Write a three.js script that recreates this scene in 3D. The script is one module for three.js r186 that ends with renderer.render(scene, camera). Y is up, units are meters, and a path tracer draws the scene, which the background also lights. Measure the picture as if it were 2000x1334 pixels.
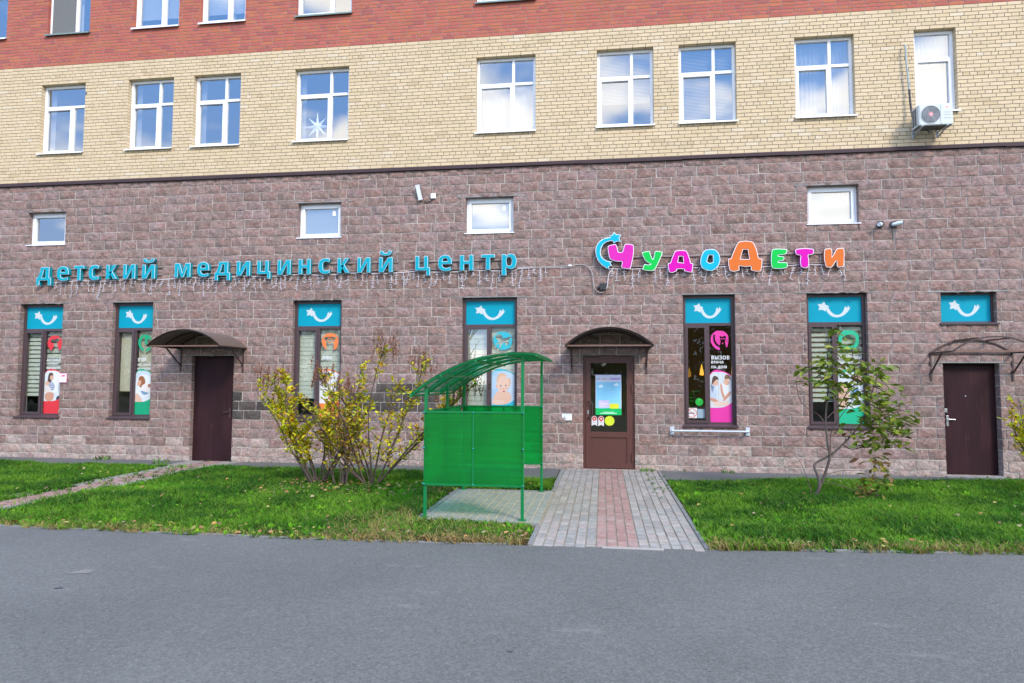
import * as THREE from 'three';
import { FontLoader } from 'three/addons/loaders/FontLoader.js';
import { mergeGeometries } from 'three/addons/utils/BufferGeometryUtils.js';
import { RoundedBoxGeometry } from 'three/addons/geometries/RoundedBoxGeometry.js';

// ---------------------------------------------------------------- camera, sky, sun, exposure
const scene = new THREE.Scene();
const camera = new THREE.PerspectiveCamera(54.453, 1024 / 683, 0.1, 600);
camera.rotation.order = 'YXZ';
camera.position.set(0, 1.735, 13.55);
camera.rotation.set(0.0609, 0.13604, 0.0037);
camera.updateMatrixWorld(true);
camera.updateProjectionMatrix();

const renderer = new THREE.WebGLRenderer({ antialias: true });
renderer.toneMapping = THREE.LinearToneMapping;
renderer.toneMappingExposure = 1.68;
renderer.shadowMap.enabled = true;

let seed = 7;
const rnd = () => { seed = (seed * 1664525 + 1013904223) >>> 0; return seed / 4294967296; };
const rr = (a, b) => a + (b - a) * rnd();
const pick = (a) => a[Math.floor(rnd() * a.length)];
const clamp = THREE.MathUtils.clamp, lerp = THREE.MathUtils.lerp, sstep = (x, a, b) => THREE.MathUtils.smoothstep(x, a, b);
const hash = (x, y, s = 0) => { let h = Math.imul(x | 0, 374761393) ^ Math.imul(y | 0, 668265263) ^ Math.imul(s | 0, 1274126177); h = Math.imul(h ^ (h >>> 13), 1274126177); return ((h ^ (h >>> 16)) >>> 0) / 4294967296; };
function vnoise(x, y, s = 0, wrap = 0) {
  const x0 = Math.floor(x), y0 = Math.floor(y), fx = x - x0, fy = y - y0, u = fx * fx * (3 - 2 * fx), v = fy * fy * (3 - 2 * fy);
  const w = (n) => (wrap ? ((n % wrap) + wrap) % wrap : n);
  return lerp(lerp(hash(w(x0), w(y0), s), hash(w(x0 + 1), w(y0), s), u), lerp(hash(w(x0), w(y0 + 1), s), hash(w(x0 + 1), w(y0 + 1), s), u), v);
}
function fbm(x, y, oct, s = 0, wrap = 0) { let a = 0.5, t = 0, n = 0; for (let i = 0; i < oct; i++) { t += a * vnoise(x, y, s + i * 17, wrap); n += a; x *= 2; y *= 2; wrap *= 2; a *= 0.5; } return t / n; }

// the sky: blue air with broken white cloud all round
{
  const W = 2048, H = 1024, d = new Float32Array(W * H * 4);
  for (let j = 0; j < H; j++) for (let i = 0; i < W; i++) {
    const el = ((j + 0.5) / H - 0.5) * Math.PI, az = ((i + 0.5) / W - 0.5) * 2 * Math.PI;
    const y = Math.sin(el), x = Math.cos(az) * Math.cos(el), z = Math.sin(az) * Math.cos(el), o = (j * W + i) * 4, up = Math.max(y, 0.0);
    const t = Math.pow(1 - up, 3.2);
    let r = lerp(0.2, 0.85, t), g = lerp(0.58, 1.02, t), b = lerp(1.42, 1.25, t);
    const k = 1 / (up + 0.16), cx = x * k * 1.7 + 12.357, cz = z * k * 1.7 + 186.507;
    const wx = fbm(cx * 1.1, cz * 1.1, 3, 51) - 0.5;
    const n = fbm(cx + wx * 1.4, cz + wx * 1.2, 6, 3) * 0.72 + fbm(cx * 3.1 + 5, cz * 3.1, 4, 9) * 0.28;
    const c = sstep(n, 0.47, 0.64), thick = sstep(n, 0.54, 0.76), L = lerp(2.12, 1.62, thick);
    r = lerp(r, L * 1.0, c); g = lerp(g, L * 0.97, c); b = lerp(b, L * 0.92, c);
    if (y < 0) { r = 0.4; g = 0.42; b = 0.42; }
    d[o] = r; d[o + 1] = g; d[o + 2] = b; d[o + 3] = 1;
  }
  const sky = new THREE.DataTexture(d, W, H, THREE.RGBAFormat, THREE.FloatType);
  sky.mapping = THREE.EquirectangularReflectionMapping; sky.magFilter = sky.minFilter = THREE.LinearFilter; sky.needsUpdate = true;
  scene.background = sky; scene.environment = sky;
}
const sun = new THREE.DirectionalLight(new THREE.Color(1, 0.93, 0.83), 2.3);
sun.name = 'sun';
sun.position.set(16, 27, 26); sun.target.position.set(-3, 2, 2);
sun.castShadow = true; sun.shadow.radius = 26; sun.shadow.mapSize.set(4096, 4096);
Object.assign(sun.shadow.camera, { left: -22, right: 22, top: 18, bottom: -18, near: 1, far: 90 });
scene.add(sun, sun.target);

// ---------------------------------------------------------------- helpers
const used = new Map();
const numbered = (n) => { const k = used.get(n) ?? 0; used.set(n, k + 1); return k ? `${n}_${String(k).padStart(3, '0')}` : n; };
function tag(o, label, category, group, kind) { if (label) o.userData.label = label; if (category) o.userData.category = category; if (group) o.userData.group = group; if (kind) o.userData.kind = kind; return o; }
function mk(name, geo, mat, parent) { const m = new THREE.Mesh(geo, mat); m.name = parent ? name : numbered(name); m.castShadow = m.receiveShadow = true; (parent ?? scene).add(m); return m; }
function thing(name, label, category, pos = [0, 0, 0], group) { const g = new THREE.Group(); g.name = numbered(name); g.position.set(...pos); scene.add(g); return tag(g, label, category, group); }
function struct(name, geo, mat, label) { const m = mk(name, geo, mat); m.userData.kind = 'structure'; if (label) m.userData.label = label; return m; }
function grp(name, parent) { const g = new THREE.Group(); g.name = name; parent.add(g); return g; }
function merge(list) {
  const a = list.map((g) => { const q = g.index ? g.toNonIndexed() : g; if (!q.attributes.uv) q.setAttribute('uv', new THREE.BufferAttribute(new Float32Array(q.attributes.position.count * 2), 2)); for (const k of Object.keys(q.attributes)) if (!['position', 'normal', 'uv', 'color'].includes(k)) q.deleteAttribute(k); return q; });
  return mergeGeometries(a, false);
}
// box between two corners, uv in metres
function bx(x0, y0, z0, x1, y1, z1) {
  const g = new THREE.BoxGeometry(x1 - x0, y1 - y0, z1 - z0), p = g.attributes.position, n = g.attributes.normal, uv = g.attributes.uv;
  g.translate((x0 + x1) / 2, (y0 + y1) / 2, (z0 + z1) / 2);
  for (let i = 0; i < p.count; i++) { const ax = Math.abs(n.getX(i)), ay = Math.abs(n.getY(i)); uv.setXY(i, ax > 0.5 ? p.getZ(i) : p.getX(i), ay > 0.5 ? p.getZ(i) : p.getY(i)); }
  return g;
}
const rbx = (x0, y0, z0, x1, y1, z1, r = 0.008) => { const g = new RoundedBoxGeometry(x1 - x0, y1 - y0, z1 - z0, 2, r); g.translate((x0 + x1) / 2, (y0 + y1) / 2, (z0 + z1) / 2); return g; };
const V = (x, y, z) => new THREE.Vector3(x, y, z);
function cyl(a, b, r, r2 = r, seg = 10) {
  const A = V(...a), B = V(...b), d = B.clone().sub(A), g = new THREE.CylinderGeometry(r2, r, d.length(), seg);
  g.applyQuaternion(new THREE.Quaternion().setFromUnitVectors(V(0, 1, 0), d.clone().normalize()));
  const m = A.add(B).multiplyScalar(0.5); return g.translate(m.x, m.y, m.z);
}
// square steel bar between two points
function bar(a, b, w, h = w) {
  const A = V(...a), B = V(...b), d = B.clone().sub(A), L = d.length(), g = new THREE.BoxGeometry(w, h, L), m = new THREE.Matrix4();
  const up = Math.abs(d.y) / L > 0.95 ? V(0, 0, 1) : V(0, 1, 0);
  m.lookAt(B, A, up); g.applyMatrix4(m);
  const c = A.add(B).multiplyScalar(0.5); return g.translate(c.x, c.y, c.z);
}
const tube = (pts, r, seg = 24, rad = 6) => new THREE.TubeGeometry(new THREE.CatmullRomCurve3(pts.map((p) => V(...p))), seg, r, rad);
// tapered limb along a polyline
function limb(pts, r0, r1, sides = 5) {
  const P = new THREE.CatmullRomCurve3(pts.map((p) => (p.isVector3 ? p : V(...p)))), n = Math.max(3, pts.length * 2), pos = [], nor = [], uv = [], idx = [];
  const T = V(0, 0, 0), A = V(0, 0, 0), B = V(0, 0, 0);
  for (let i = 0; i <= n; i++) {
    const c = P.getPoint(i / n), r = lerp(r0, r1, i / n); P.getTangent(i / n, T);
    A.set(1, 0.03, 0.1).cross(T).normalize(); B.copy(T).cross(A);
    for (let k = 0; k <= sides; k++) { const a = (k / sides) * 2 * Math.PI, q = A.clone().multiplyScalar(Math.cos(a)).addScaledVector(B, Math.sin(a)); nor.push(q.x, q.y, q.z); pos.push(c.x + q.x * r, c.y + q.y * r, c.z + q.z * r); uv.push(k / sides, i * 0.1); }
  }
  const s = sides + 1;
  for (let i = 0; i < n; i++) for (let k = 0; k < sides; k++) { const a = i * s + k; idx.push(a, a + 1, a + s, a + 1, a + s + 1, a + s); }
  const g = new THREE.BufferGeometry();
  g.setAttribute('position', new THREE.Float32BufferAttribute(pos, 3)); g.setAttribute('normal', new THREE.Float32BufferAttribute(nor, 3)); g.setAttribute('uv', new THREE.Float32BufferAttribute(uv, 2)); g.setIndex(idx);
  return g;
}
function poly(points, y, holes = []) { // flat sheet on the ground from [x, z] points, uv in metres
  const s = new THREE.Shape(points.map(([x, z]) => new THREE.Vector2(x, -z)));
  for (const h of holes) s.holes.push(new THREE.Path(h.map(([x, z]) => new THREE.Vector2(x, -z))));
  const g = new THREE.ShapeGeometry(s); g.rotateX(-Math.PI / 2); g.translate(0, y, 0); return g;
}
function colored(g, c) { const n = g.attributes.position.count, a = new Float32Array(n * 3); for (let i = 0; i < n; i++) { a[i * 3] = c[0]; a[i * 3 + 1] = c[1]; a[i * 3 + 2] = c[2]; } g.setAttribute('color', new THREE.BufferAttribute(a, 3)); return g; }

// ---------------------------------------------------------------- textures
function dataTex(S, fn, srgb, rep = [1, 1], H = S) { // fn(u, v) -> [r, g, b] 0..1
  const d = new Uint8Array(S * H * 4);
  for (let j = 0; j < H; j++) for (let i = 0; i < S; i++) { const c = fn(i / S, j / H), o = (j * S + i) * 4; d[o] = clamp(c[0], 0, 1) * 255; d[o + 1] = clamp(c[1], 0, 1) * 255; d[o + 2] = clamp(c[2], 0, 1) * 255; d[o + 3] = 255; }
  const t = new THREE.DataTexture(d, S, H); t.wrapS = t.wrapT = THREE.RepeatWrapping; t.magFilter = THREE.LinearFilter; t.minFilter = THREE.LinearMipmapLinearFilter; t.generateMipmaps = true;
  if (srgb) t.colorSpace = THREE.SRGBColorSpace; t.repeat.set(...rep); t.needsUpdate = true; return t;
}
const gray = (v) => [v, v, v];
// split stone: chiselled relief and speckle, a 0.8 m tile
const ridge = (x, y, s, w) => 1 - Math.abs(2 * fbm(x, y, 3, s, w) - 1);
const splitBump = dataTex(512, (u, v) => gray(0.42 * fbm(u * 14 + 0.3 * v, v * 22, 4, 1, 0) + 0.4 * ridge(u * 9 + v * 5, v * 10, 21, 0) + 0.25 * vnoise(u * 128, v * 128, 5, 128)), false, [1.25, 1.25]);
const splitMap = dataTex(512, (u, v) => {
  const f = fbm(u * 16, v * 16, 5, 7, 16), k = vnoise(u * 256, v * 256, 11, 256), p = fbm(u * 6, v * 6, 3, 31, 6);
  let t = 0.64 + 0.46 * f + 0.22 * (k - 0.5);
  if (k > 0.9) t += 0.16; if (k < 0.08) t -= 0.18;
  return [t * (1 + 0.09 * (p - 0.5)), t * (1 - 0.05 * (p - 0.5)), t * (1 - 0.06 * (p - 0.5))];
}, true, [1.25, 1.25]);
const brickMap = dataTex(256, (u, v) => { const f = fbm(u * 8, v * 24, 4, 3, 0), k = vnoise(u * 128, v * 128, 8, 128); return gray(0.93 + 0.1 * (f - 0.5) + 0.06 * (k - 0.5)); }, true, [2, 2]);
const brickBump = dataTex(256, (u, v) => gray(fbm(u * 32, v * 32, 4, 13, 32)), false, [3, 3]);
const mortarMap = dataTex(256, (u, v) => gray(0.82 + 0.25 * (fbm(u * 5, v * 5, 5, 4, 5) - 0.5) + 0.1 * (vnoise(u * 128, v * 128, 2, 128) - 0.5)), true, [0.5, 0.5]);
const fineBump = dataTex(256, (u, v) => gray(fbm(u * 24, v * 24, 4, 61, 24)), false, [4, 4]);

const doorMap = dataTex(512, (u, v) => { const f = fbm(u * 9, v * 7, 5, 19, 0), s = fbm(u * 90, v * 14, 3, 27, 0), k = hash(u * 512, v * 512, 4); let t = 0.78 + 0.3 * (f - 0.5) + 0.1 * (s - 0.5); if (k > 0.996) t += 0.22; if (s > 0.78) t += 0.18; return [t, t * 1.0, t * 1.02]; }, true, [0.55, 0.42]);
const std = (c, o = {}) => new THREE.MeshStandardMaterial({ color: Array.isArray(c) ? new THREE.Color().setRGB(...c) : new THREE.Color(c), roughness: 0.8, ...o });
const phy = (c, o = {}) => new THREE.MeshPhysicalMaterial({ color: Array.isArray(c) ? new THREE.Color().setRGB(...c) : new THREE.Color(c), roughness: 0.8, ...o });
const glassHigh = phy([0.96, 0.98, 0.98], { transmission: 1, roughness: 0.0, ior: 3.2, thickness: 0 });
const glassLow = phy([0.9, 0.94, 0.92], { transmission: 1, roughness: 0.0, ior: 1.55, thickness: 0 });
const glassTint = phy([0.9, 0.94, 0.92], { transmission: 1, roughness: 0.0, ior: 2.7, thickness: 0 });
const M = {
  pvc: std([0.78, 0.79, 0.8], { roughness: 0.35 }), brownPvc: std([0.068, 0.042, 0.046], { roughness: 0.38 }),
  steelBrown: std([0.055, 0.03, 0.026], { roughness: 0.5 }), doorBrown: phy([0.05, 0.018, 0.021], { map: doorMap, roughness: 0.6, specularIntensity: 0.35, bumpMap: fineBump, bumpScale: 0.0006 }),
  doorRed: std([0.09, 0.032, 0.025], { roughness: 0.42 }), zinc: std([0.62, 0.65, 0.68], { roughness: 0.45 }), greenSill: std([0.16, 0.22, 0.2], { roughness: 0.5 }),
  plaster: std([0.5, 0.46, 0.38]), floorIn: std([0.3, 0.25, 0.2]), white: std([0.8, 0.8, 0.8], { roughness: 0.5 }), black: std([0.02, 0.02, 0.022], { roughness: 0.5 }),
  steel: std([0.6, 0.62, 0.64], { roughness: 0.3, metalness: 0.8 }), concrete: std([0.36, 0.35, 0.33], { map: mortarMap, bumpMap: fineBump, bumpScale: 0.002 }),
  blind: phy([0.62, 0.63, 0.53], { roughness: 1, transmission: 0.3, thickness: 0 }), blindWarm: phy([0.6, 0.54, 0.4], { roughness: 1, transmission: 0.3, thickness: 0 }), lace: phy([0.34, 0.34, 0.34], { roughness: 1, transmission: 0.4, thickness: 0 }), sheer: phy([0.62, 0.61, 0.59], { roughness: 1, transmission: 0.35, thickness: 0 }),
};

// ---------------------------------------------------------------- openings of the facade
const OP = {
  upper: [[-13.04, -11.895], [-10.8, -9.665], [-9.17, -8.03], [-6.745, -5.49], [-2.65, -1.378], [-0.094, 1.06], [1.57, 2.705], [3.835, 4.96], [6.07, 6.83]].map(([a, b]) => [a, 7.005, b, 8.655]),
  top: [[-15.2, -14.05], [-12.96, -11.86], [-10.73, -9.6], [-9.06, -7.97], [-6.745, -5.46], [-2.66, -1.38]].map(([a, b]) => [a, 9.855, b, 11.505]),
  mezz: [[-13.19, -12.23], [-6.58, -5.6], [-2.85, -1.835], [4.005, 4.96]].map(([a, b]) => [a, 4.85, b, 5.615]),
  low: [[-13.285, 0.91, -12.19, 3.482], [-10.95, 0.91, -9.95, 3.49], [-6.65, 0.91, -5.545, 3.482], [-2.91, 0.91, -1.75, 3.49], [1.59, 0.885, 2.6, 3.487], [3.945, 0.885, 5.06, 3.484], [6.372, 2.875, 7.348, 3.467]],
  door: [[-8.97, -0.03, -7.985, 2.284], [-0.4, 0.0, 0.63, 2.28], [6.372, 0.02, 7.352, 2.122]],
};
const X0 = -16.4, X1 = 10, blockTop = 6.235, yTop = 9.105, roofY = 11.955;
const building = thing('apartment_building', 'brick apartment building with split block ground floor, cream brick storey and red brick above', 'building');

function wallSheet(name, y0, y1, holes, mat, z0) {
  const s = new THREE.Shape([[X0, y0], [X1, y0], [X1, y1], [X0, y1]].map(([x, y]) => new THREE.Vector2(x, y)));
  for (const [a, b, c, d] of holes) { const e = 0.006; s.holes.push(new THREE.Path([[a - e, b - e], [a - e, d + e], [c + e, d + e], [c + e, b - e]].map(([x, y]) => new THREE.Vector2(x, y)))); }
  const g = new THREE.ExtrudeGeometry(s, { depth: 0.29, bevelEnabled: false }); g.translate(0, 0, z0 - 0.29);
  return mk(name, g, mat, building);
}
const blockMortar = std([0.82, 0.77, 0.69], { map: mortarMap, bumpMap: fineBump, bumpScale: 0.003 });
const yellowMortar = std([0.2, 0.18, 0.15], { map: mortarMap }), redMortar = std([0.4, 0.33, 0.3], { map: mortarMap });
const blockWall = wallSheet('block_wall', -0.3, blockTop, [...OP.mezz, ...OP.low, ...OP.door], blockMortar, -0.004);
const creamWall = wallSheet('cream_brick_wall', blockTop, yTop, OP.upper, yellowMortar, -0.026);
const redWall = wallSheet('red_brick_wall', yTop, roofY, OP.top, redMortar, -0.026);
blockWall.userData.label = 'rough split block wall'; creamWall.userData.label = 'cream brick storey'; redWall.userData.label = 'red brick storey';

// what is left of a piece once the openings are cut out of it
function cut(rects, holes, J) {
  const slim = 0.034; // a sliver beside an opening goes; its neighbour reaches to the jamb
  for (const r of rects) for (const [a, b, c, d] of holes) if (r[1] < d && r[3] > b) { if (r[2] <= a + 0.001 && a - r[2] < slim + J - 0.0005) { r[2] = a; r[4] = 1; } if (r[0] >= c - 0.001 && r[0] - c < slim + J - 0.0005) { r[0] = c; r[4] = 1; } }
  for (const [a, b, c, d] of holes) {
    const out = [];
    for (const r of rects) {
      const [x0, y0, x1, y1, dat] = r;
      if (x1 <= a + 1e-4 || x0 >= c - 1e-4 || y1 <= b + 1e-4 || y0 >= d - 1e-4) { out.push(r); continue; }
      if (x0 < a - slim) out.push([x0, y0, a, y1, 1]);
      if (x1 > c + slim) out.push([c, y0, x1, y1, 1]);
      const m0 = Math.max(x0, a), m1 = Math.min(x1, c);
      if (y0 < b - 0.006) out.push([m0, y0, m1, b, 1]);
      if (y1 > d + 0.006) out.push([m0, d, m1, y1, 1]);
    }
    rects = out;
  }
  return rects;
}
const camP = V(0, 0, 0);
function seenSize(x0, y0, x1, y1) {
  const a = camP.set(x0, y0, 0).project(camera).clone(), b = camP.set(x1, y1, 0).project(camera).clone(), c = (a.x + b.x) / 2, d = (a.y + b.y) / 2;
  return Math.abs(c) > 0.97 || Math.abs(d) > 0.97 ? 0 : Math.abs((b.x - a.x) * (b.y - a.y));
}
// a split-faced block: bulging broken front, plain sides; origin at its lower corner on the wall face
function blockGeo(w, h, depth, s, u0, v0) {
  const nx = Math.max(2, Math.round(w / 0.1)), ny = 2, P = [], zf = [], pos = [], uv = [], idx = [];
  for (let j = 0; j <= ny; j++) for (let i = 0; i <= nx; i++) {
    const ed = (i === 0 || i === nx) ? 1 : 0, ev = (j === 0 || j === ny) ? 1 : 0, jx = ed ? 0 : (hash(i, j, s) - 0.5) * 0.05, jy = ev ? 0 : (hash(i, j, s + 9) - 0.5) * 0.07;
    const tilt = (hash(1, 2, s) - 0.5) * 0.006 * (i / nx - 0.5) * 2 + (hash(3, 4, s) - 0.5) * 0.006 * (j / ny - 0.5) * 2;
    const z = (ed || ev ? 0.0035 + 0.006 * hash(i, j, s + 3) : 0.012 + 0.03 * hash(i, j, s + 5)) + tilt;
    P.push([(i / nx) * w + jx, (j / ny) * h + jy, z]);
  }
  const cols = nx + 1, push = (p, a, b) => { pos.push(...p); uv.push(u0 + a, v0 + b); return pos.length / 3 - 1; };
  const f = P.map((p) => push(p, p[0], p[1]));
  for (let j = 0; j < ny; j++) for (let i = 0; i < nx; i++) { const a = f[j * cols + i], b = f[j * cols + i + 1], c = f[(j + 1) * cols + i + 1], d = f[(j + 1) * cols + i]; if (hash(i, j, s + 7) > 0.5) idx.push(a, b, c, a, c, d); else idx.push(a, b, d, b, c, d); }
  const side = (list, flip) => { for (let k = 0; k + 1 < list.length; k++) { const p = list[k], q = list[k + 1], A = push(p, p[0], p[1]), B = push(q, q[0], q[1]), C = push([q[0], q[1], -depth], q[0] + depth, q[1] + depth), D = push([p[0], p[1], -depth], p[0] + depth, p[1] + depth); if (flip) idx.push(A, C, B, A, D, C); else idx.push(A, B, C, A, C, D); } };
  side(P.slice(0, cols), true); side(P.slice(ny * cols), false);
  side([...Array(ny + 1).keys()].map((j) => P[j * cols]), false); side([...Array(ny + 1).keys()].map((j) => P[j * cols + nx]), true);
  const g = new THREE.BufferGeometry();
  g.setAttribute('position', new THREE.Float32BufferAttribute(pos, 3)); g.setAttribute('uv', new THREE.Float32BufferAttribute(uv, 2)); g.setIndex(idx); g.computeVertexNormals();
  return g.toNonIndexed();
}
function brickGeo(w, h, depth, u0, v0) {
  const e = Math.min(0.003, w / 4, h / 4), pos = [], uv = [], nor = [];
  const q = (a, b, c, d, n) => { for (const p of [a, b, c, a, c, d]) { pos.push(...p); uv.push(u0 + p[0], v0 + p[1] - p[2]); nor.push(...n); } };
  const A = [e, e, 0], B = [w - e, e, 0], C = [w - e, h - e, 0], D = [e, h - e, 0], a = [0, 0, -e], b = [w, 0, -e], c = [w, h, -e], d = [0, h, -e], bk = (p) => [p[0], p[1], -depth];
  q(A, B, C, D, [0, 0, 1]);
  q(a, b, B, A, [0, -0.7, 0.7]); q(D, C, c, d, [0, 0.7, 0.7]);
  q(a, A, D, d, [-0.7, 0, 0.7]); q(B, b, c, C, [0.7, 0, 0.7]);
  q(bk(a), bk(b), b, a, [0, -1, 0]); q(d, c, bk(c), bk(d), [0, 1, 0]); q(bk(a), a, d, bk(d), [-1, 0, 0]); q(b, bk(b), bk(c), c, [1, 0, 0]);
  const g = new THREE.BufferGeometry();
  g.setAttribute('position', new THREE.Float32BufferAttribute(pos, 3)); g.setAttribute('uv', new THREE.Float32BufferAttribute(uv, 2)); g.setAttribute('normal', new THREE.Float32BufferAttribute(nor, 3));
  return g;
}
// lay the pieces: the 300 that show largest each a mesh of its own, the rest one mesh
function lay(parent, name, massName, rects, full, tones, toneOf, matOpts, makeGeo, z, variants, depthOf) {
  const order = rects.map((r) => [r, !r[4] && Math.abs(r[2] - r[0] - full[0]) < 0.004 && Math.abs(r[3] - r[1] - full[1]) < 0.004 ? seenSize(...r) : 0]).sort((p, q) => q[1] - p[1]);
  const mats = tones.map((t) => std(t, matOpts)), massMat = std([1, 1, 1], { ...matOpts, vertexColors: true }), mass = [];
  const shapes = Array.from({ length: variants }, (_, i) => makeGeo(full[0], full[1], depthOf, 1000 + i * 37, rnd() * 4, rnd() * 4));
  order.forEach(([r, size], i) => {
    const t = toneOf(r);
    if (i < 300 && size > 0) { const m = mk(name, shapes[Math.floor(rnd() * variants)], mats[t], parent); m.position.set(r[0], r[1], z); return; }
    const g = makeGeo(r[2] - r[0], r[3] - r[1], depthOf, Math.floor(rnd() * 1e6), rnd() * 4, rnd() * 4); g.translate(r[0], r[1], z); mass.push(colored(g, tones[t]));
  });
  mk(massName, merge(mass), massMat, parent).userData.kind = 'stuff';
}
// split blocks, 0.4 m by 0.2 m with pale joints
{
  const J = 0.0155, rects = [], holes = [...OP.mezz, ...OP.low, ...OP.door];
  for (let c = -2; c < 31; c++) {
    const y0 = -0.1 + 0.2 * (c + 1), y1 = Math.min(y0 + 0.2, blockTop + 0.01);
    if (y1 - y0 < 0.05) continue;
    let x = X0 - 0.4 + ((c & 1) ? 0.098 : -0.1) + (hash(c, 3, 5) - 0.5) * 0.05;
    for (let n = 0; x < X1; n++) { let w = 0.4; if (hash(c, n, 77) > 0.93) w = 0.26 + 0.1 * hash(c, n, 78); const a = Math.max(x, X0), b = Math.min(x + w, X1); if (b - a > 0.04) rects.push([a + J / 2, y0 + J / 2, b - J / 2, y1 - J / 2, Math.abs(w - 0.4) > 1e-6 || b - a < 0.399 ? 1 : 0]); x += w; }
  }
  const tones = [];
  for (let i = 0; i < 10; i++) { const k = 0.84 + 0.22 * hash(i, 1, 2), w = (hash(i, 4, 2) - 0.5) * 0.08; tones.push([0.37 * k * (1 + w * 0.5), 0.248 * k, 0.214 * k * (1 - w)]); }
  tones.push([0.47, 0.35, 0.295], [0.5, 0.385, 0.33], [0.44, 0.32, 0.28]); // bleached, sandy courses at the foot
  tones.push([0.085, 0.068, 0.058], [0.115, 0.092, 0.08]);                    // blocks painted over in dark grey
  const dark = (x, y) => (x > -8 && x < -7.2 && y > 0.9 && y < 1.3) || (x > -8 && x < -7.76 && y > 1.28 && y < 1.48) || (x > -5.45 && x < -3.5 && y > 1.08 && y < 1.5 && hash(x * 2.5, y * 5, 4) > 0.25) || (x > -4.9 && x < -3.6 && y > 1.48 && y < 1.72 && hash(x * 2.5, y * 5, 8) > 0.4);
  lay(blockWall, 'split_block', 'split_block_field', cut(rects, holes, J), [0.4 - J, 0.2 - J], tones, (r) => {
    const x = (r[0] + r[2]) / 2, y = (r[1] + r[3]) / 2;
    if (dark(x, y)) return 13 + (rnd() > 0.5 ? 1 : 0);
    if (y < 0.3 || (y < 0.5 && rnd() > 0.55)) return 10 + Math.floor(rnd() * 3);
    return Math.floor(rnd() * 10);
  }, { map: splitMap, bumpMap: splitBump, bumpScale: 0.027, roughness: 0.95 }, blockGeo, 0, 24, 0.16);
}
// cream and red bricks: four courses of stretchers, one of headers
function bond(y0, rows, headerAt, jog) {
  const rects = [], J = 0.0095;
  for (let r = 0; r < rows; r++) {
    const y = y0 + r * 0.075, head = ((r + headerAt) % 5) === 0, w = head ? 0.13 : 0.26;
    let x = X0 - 0.26 + (head ? 0.065 : (r & 1) ? 0.13 : 0) + (hash(r, 5, jog) - 0.5) * 0.03;
    for (let n = 0; x < X1; n++) { let ww = w; if (jog > 5 && !head && hash(r, n, jog) > 0.85) ww = 0.13; const a = Math.max(x, X0), b = Math.min(x + ww, X1); if (b - a > 0.03) rects.push([a + J / 2, y + J / 2, b - J / 2, y + 0.075 - J / 2, ww === 0.26 ? 0 : 1]); x += ww; }
  }
  return rects;
}
const creamTones = Array.from({ length: 9 }, (_, i) => { const k = 0.9 + 0.13 * hash(i, 2, 6), w = (hash(i, 3, 6) - 0.5) * 0.1; return [0.69 * k, 0.53 * k, 0.33 * k * (1 + w)]; });
creamTones.push([0.7, 0.57, 0.39], [0.58, 0.43, 0.25]);
lay(creamWall, 'brick', 'brick_field', cut(bond(6.33, 37, 2, 2), OP.upper, 0.0095), [0.2505, 0.0655], creamTones, () => { const k = rnd(); return k < 0.95 ? Math.floor(rnd() * 9) : k < 0.975 ? 9 : 10; }, { map: brickMap, bumpMap: brickBump, bumpScale: 0.0015, roughness: 0.85 }, (w, h, d, s, u, v) => brickGeo(w, h, d, u, v), -0.02, 8, 0.13);
const redTones = Array.from({ length: 12 }, (_, i) => { const k = 0.93 + 0.16 * hash(i, 2, 16), w = hash(i, 3, 16); return [0.44 * k, lerp(0.1, 0.128, w) * k, lerp(0.078, 0.06, w) * k]; });
redTones.push([0.37, 0.095, 0.075], [0.5, 0.145, 0.068]);
lay(redWall, 'brick', 'brick_field', cut(bond(yTop, 38, 4, 9), OP.top, 0.0095), [0.2505, 0.0655], redTones, () => Math.floor(rnd() * 14), { map: brickMap, bumpMap: brickBump, bumpScale: 0.0015, roughness: 0.85 }, (w, h, d, s, u, v) => brickGeo(w, h, d, u, v), -0.02, 8, 0.13);

// metal flashing between blocks and bricks, in lapped lengths
{
  let x = X0;
  for (let i = 0; x < X1; i++) {
    const b = Math.min(x + 2, X1), dy = (hash(i, 1, 44) - 0.5) * 0.014, s = new THREE.Shape([[0.0, 6.325 + dy], [0.055, 6.3 + dy], [0.062, 6.235 + dy], [0.05, 6.232 + dy], [-0.03, 6.245 + dy]].map(([z, y]) => new THREE.Vector2(z, y)));
    const g = new THREE.ExtrudeGeometry(s, { depth: b - x + 0.02, bevelEnabled: false }); g.rotateY(-Math.PI / 2); g.translate(b + 0.01, 0, (i & 1) * 0.003);
    mk('flashing', g, phy([0.055, 0.034, 0.036], { roughness: 0.7, specularIntensity: 0.4 }), building); x = b;
  }
}
// the shell behind the facade: storeys, cross walls, ends and roof
{
  const zb = -5, P = M.plaster;
  mk('back_wall', bx(X0, -0.3, zb - 0.3, X1, roofY, zb), P, building);
  mk('end_wall', bx(X0 - 0.3, -0.3, zb - 0.3, X0 - 0.002, roofY, -0.03), redMortar, building);
  mk('end_wall', bx(X1 + 0.002, -0.3, zb - 0.3, X1 + 0.3, roofY, -0.03), redMortar, building);
  for (const y of [-0.08, 4.0, 6.25, 9.2]) mk('floor_slab', bx(X0, y - 0.16, zb, X1, y, -0.32), M.floorIn, building);
  mk('roof_slab', bx(X0 - 0.3, roofY + 0.003, zb - 0.3, X1 + 0.3, roofY + 0.25, 0.02), M.concrete, building);
  for (const x of [-11.55, -7.4, -4, 1.3, 3.3, 5.7]) mk('partition_wall', bx(x - 0.06, -0.08, zb, x + 0.06, roofY, -0.31), P, building);
}

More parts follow.
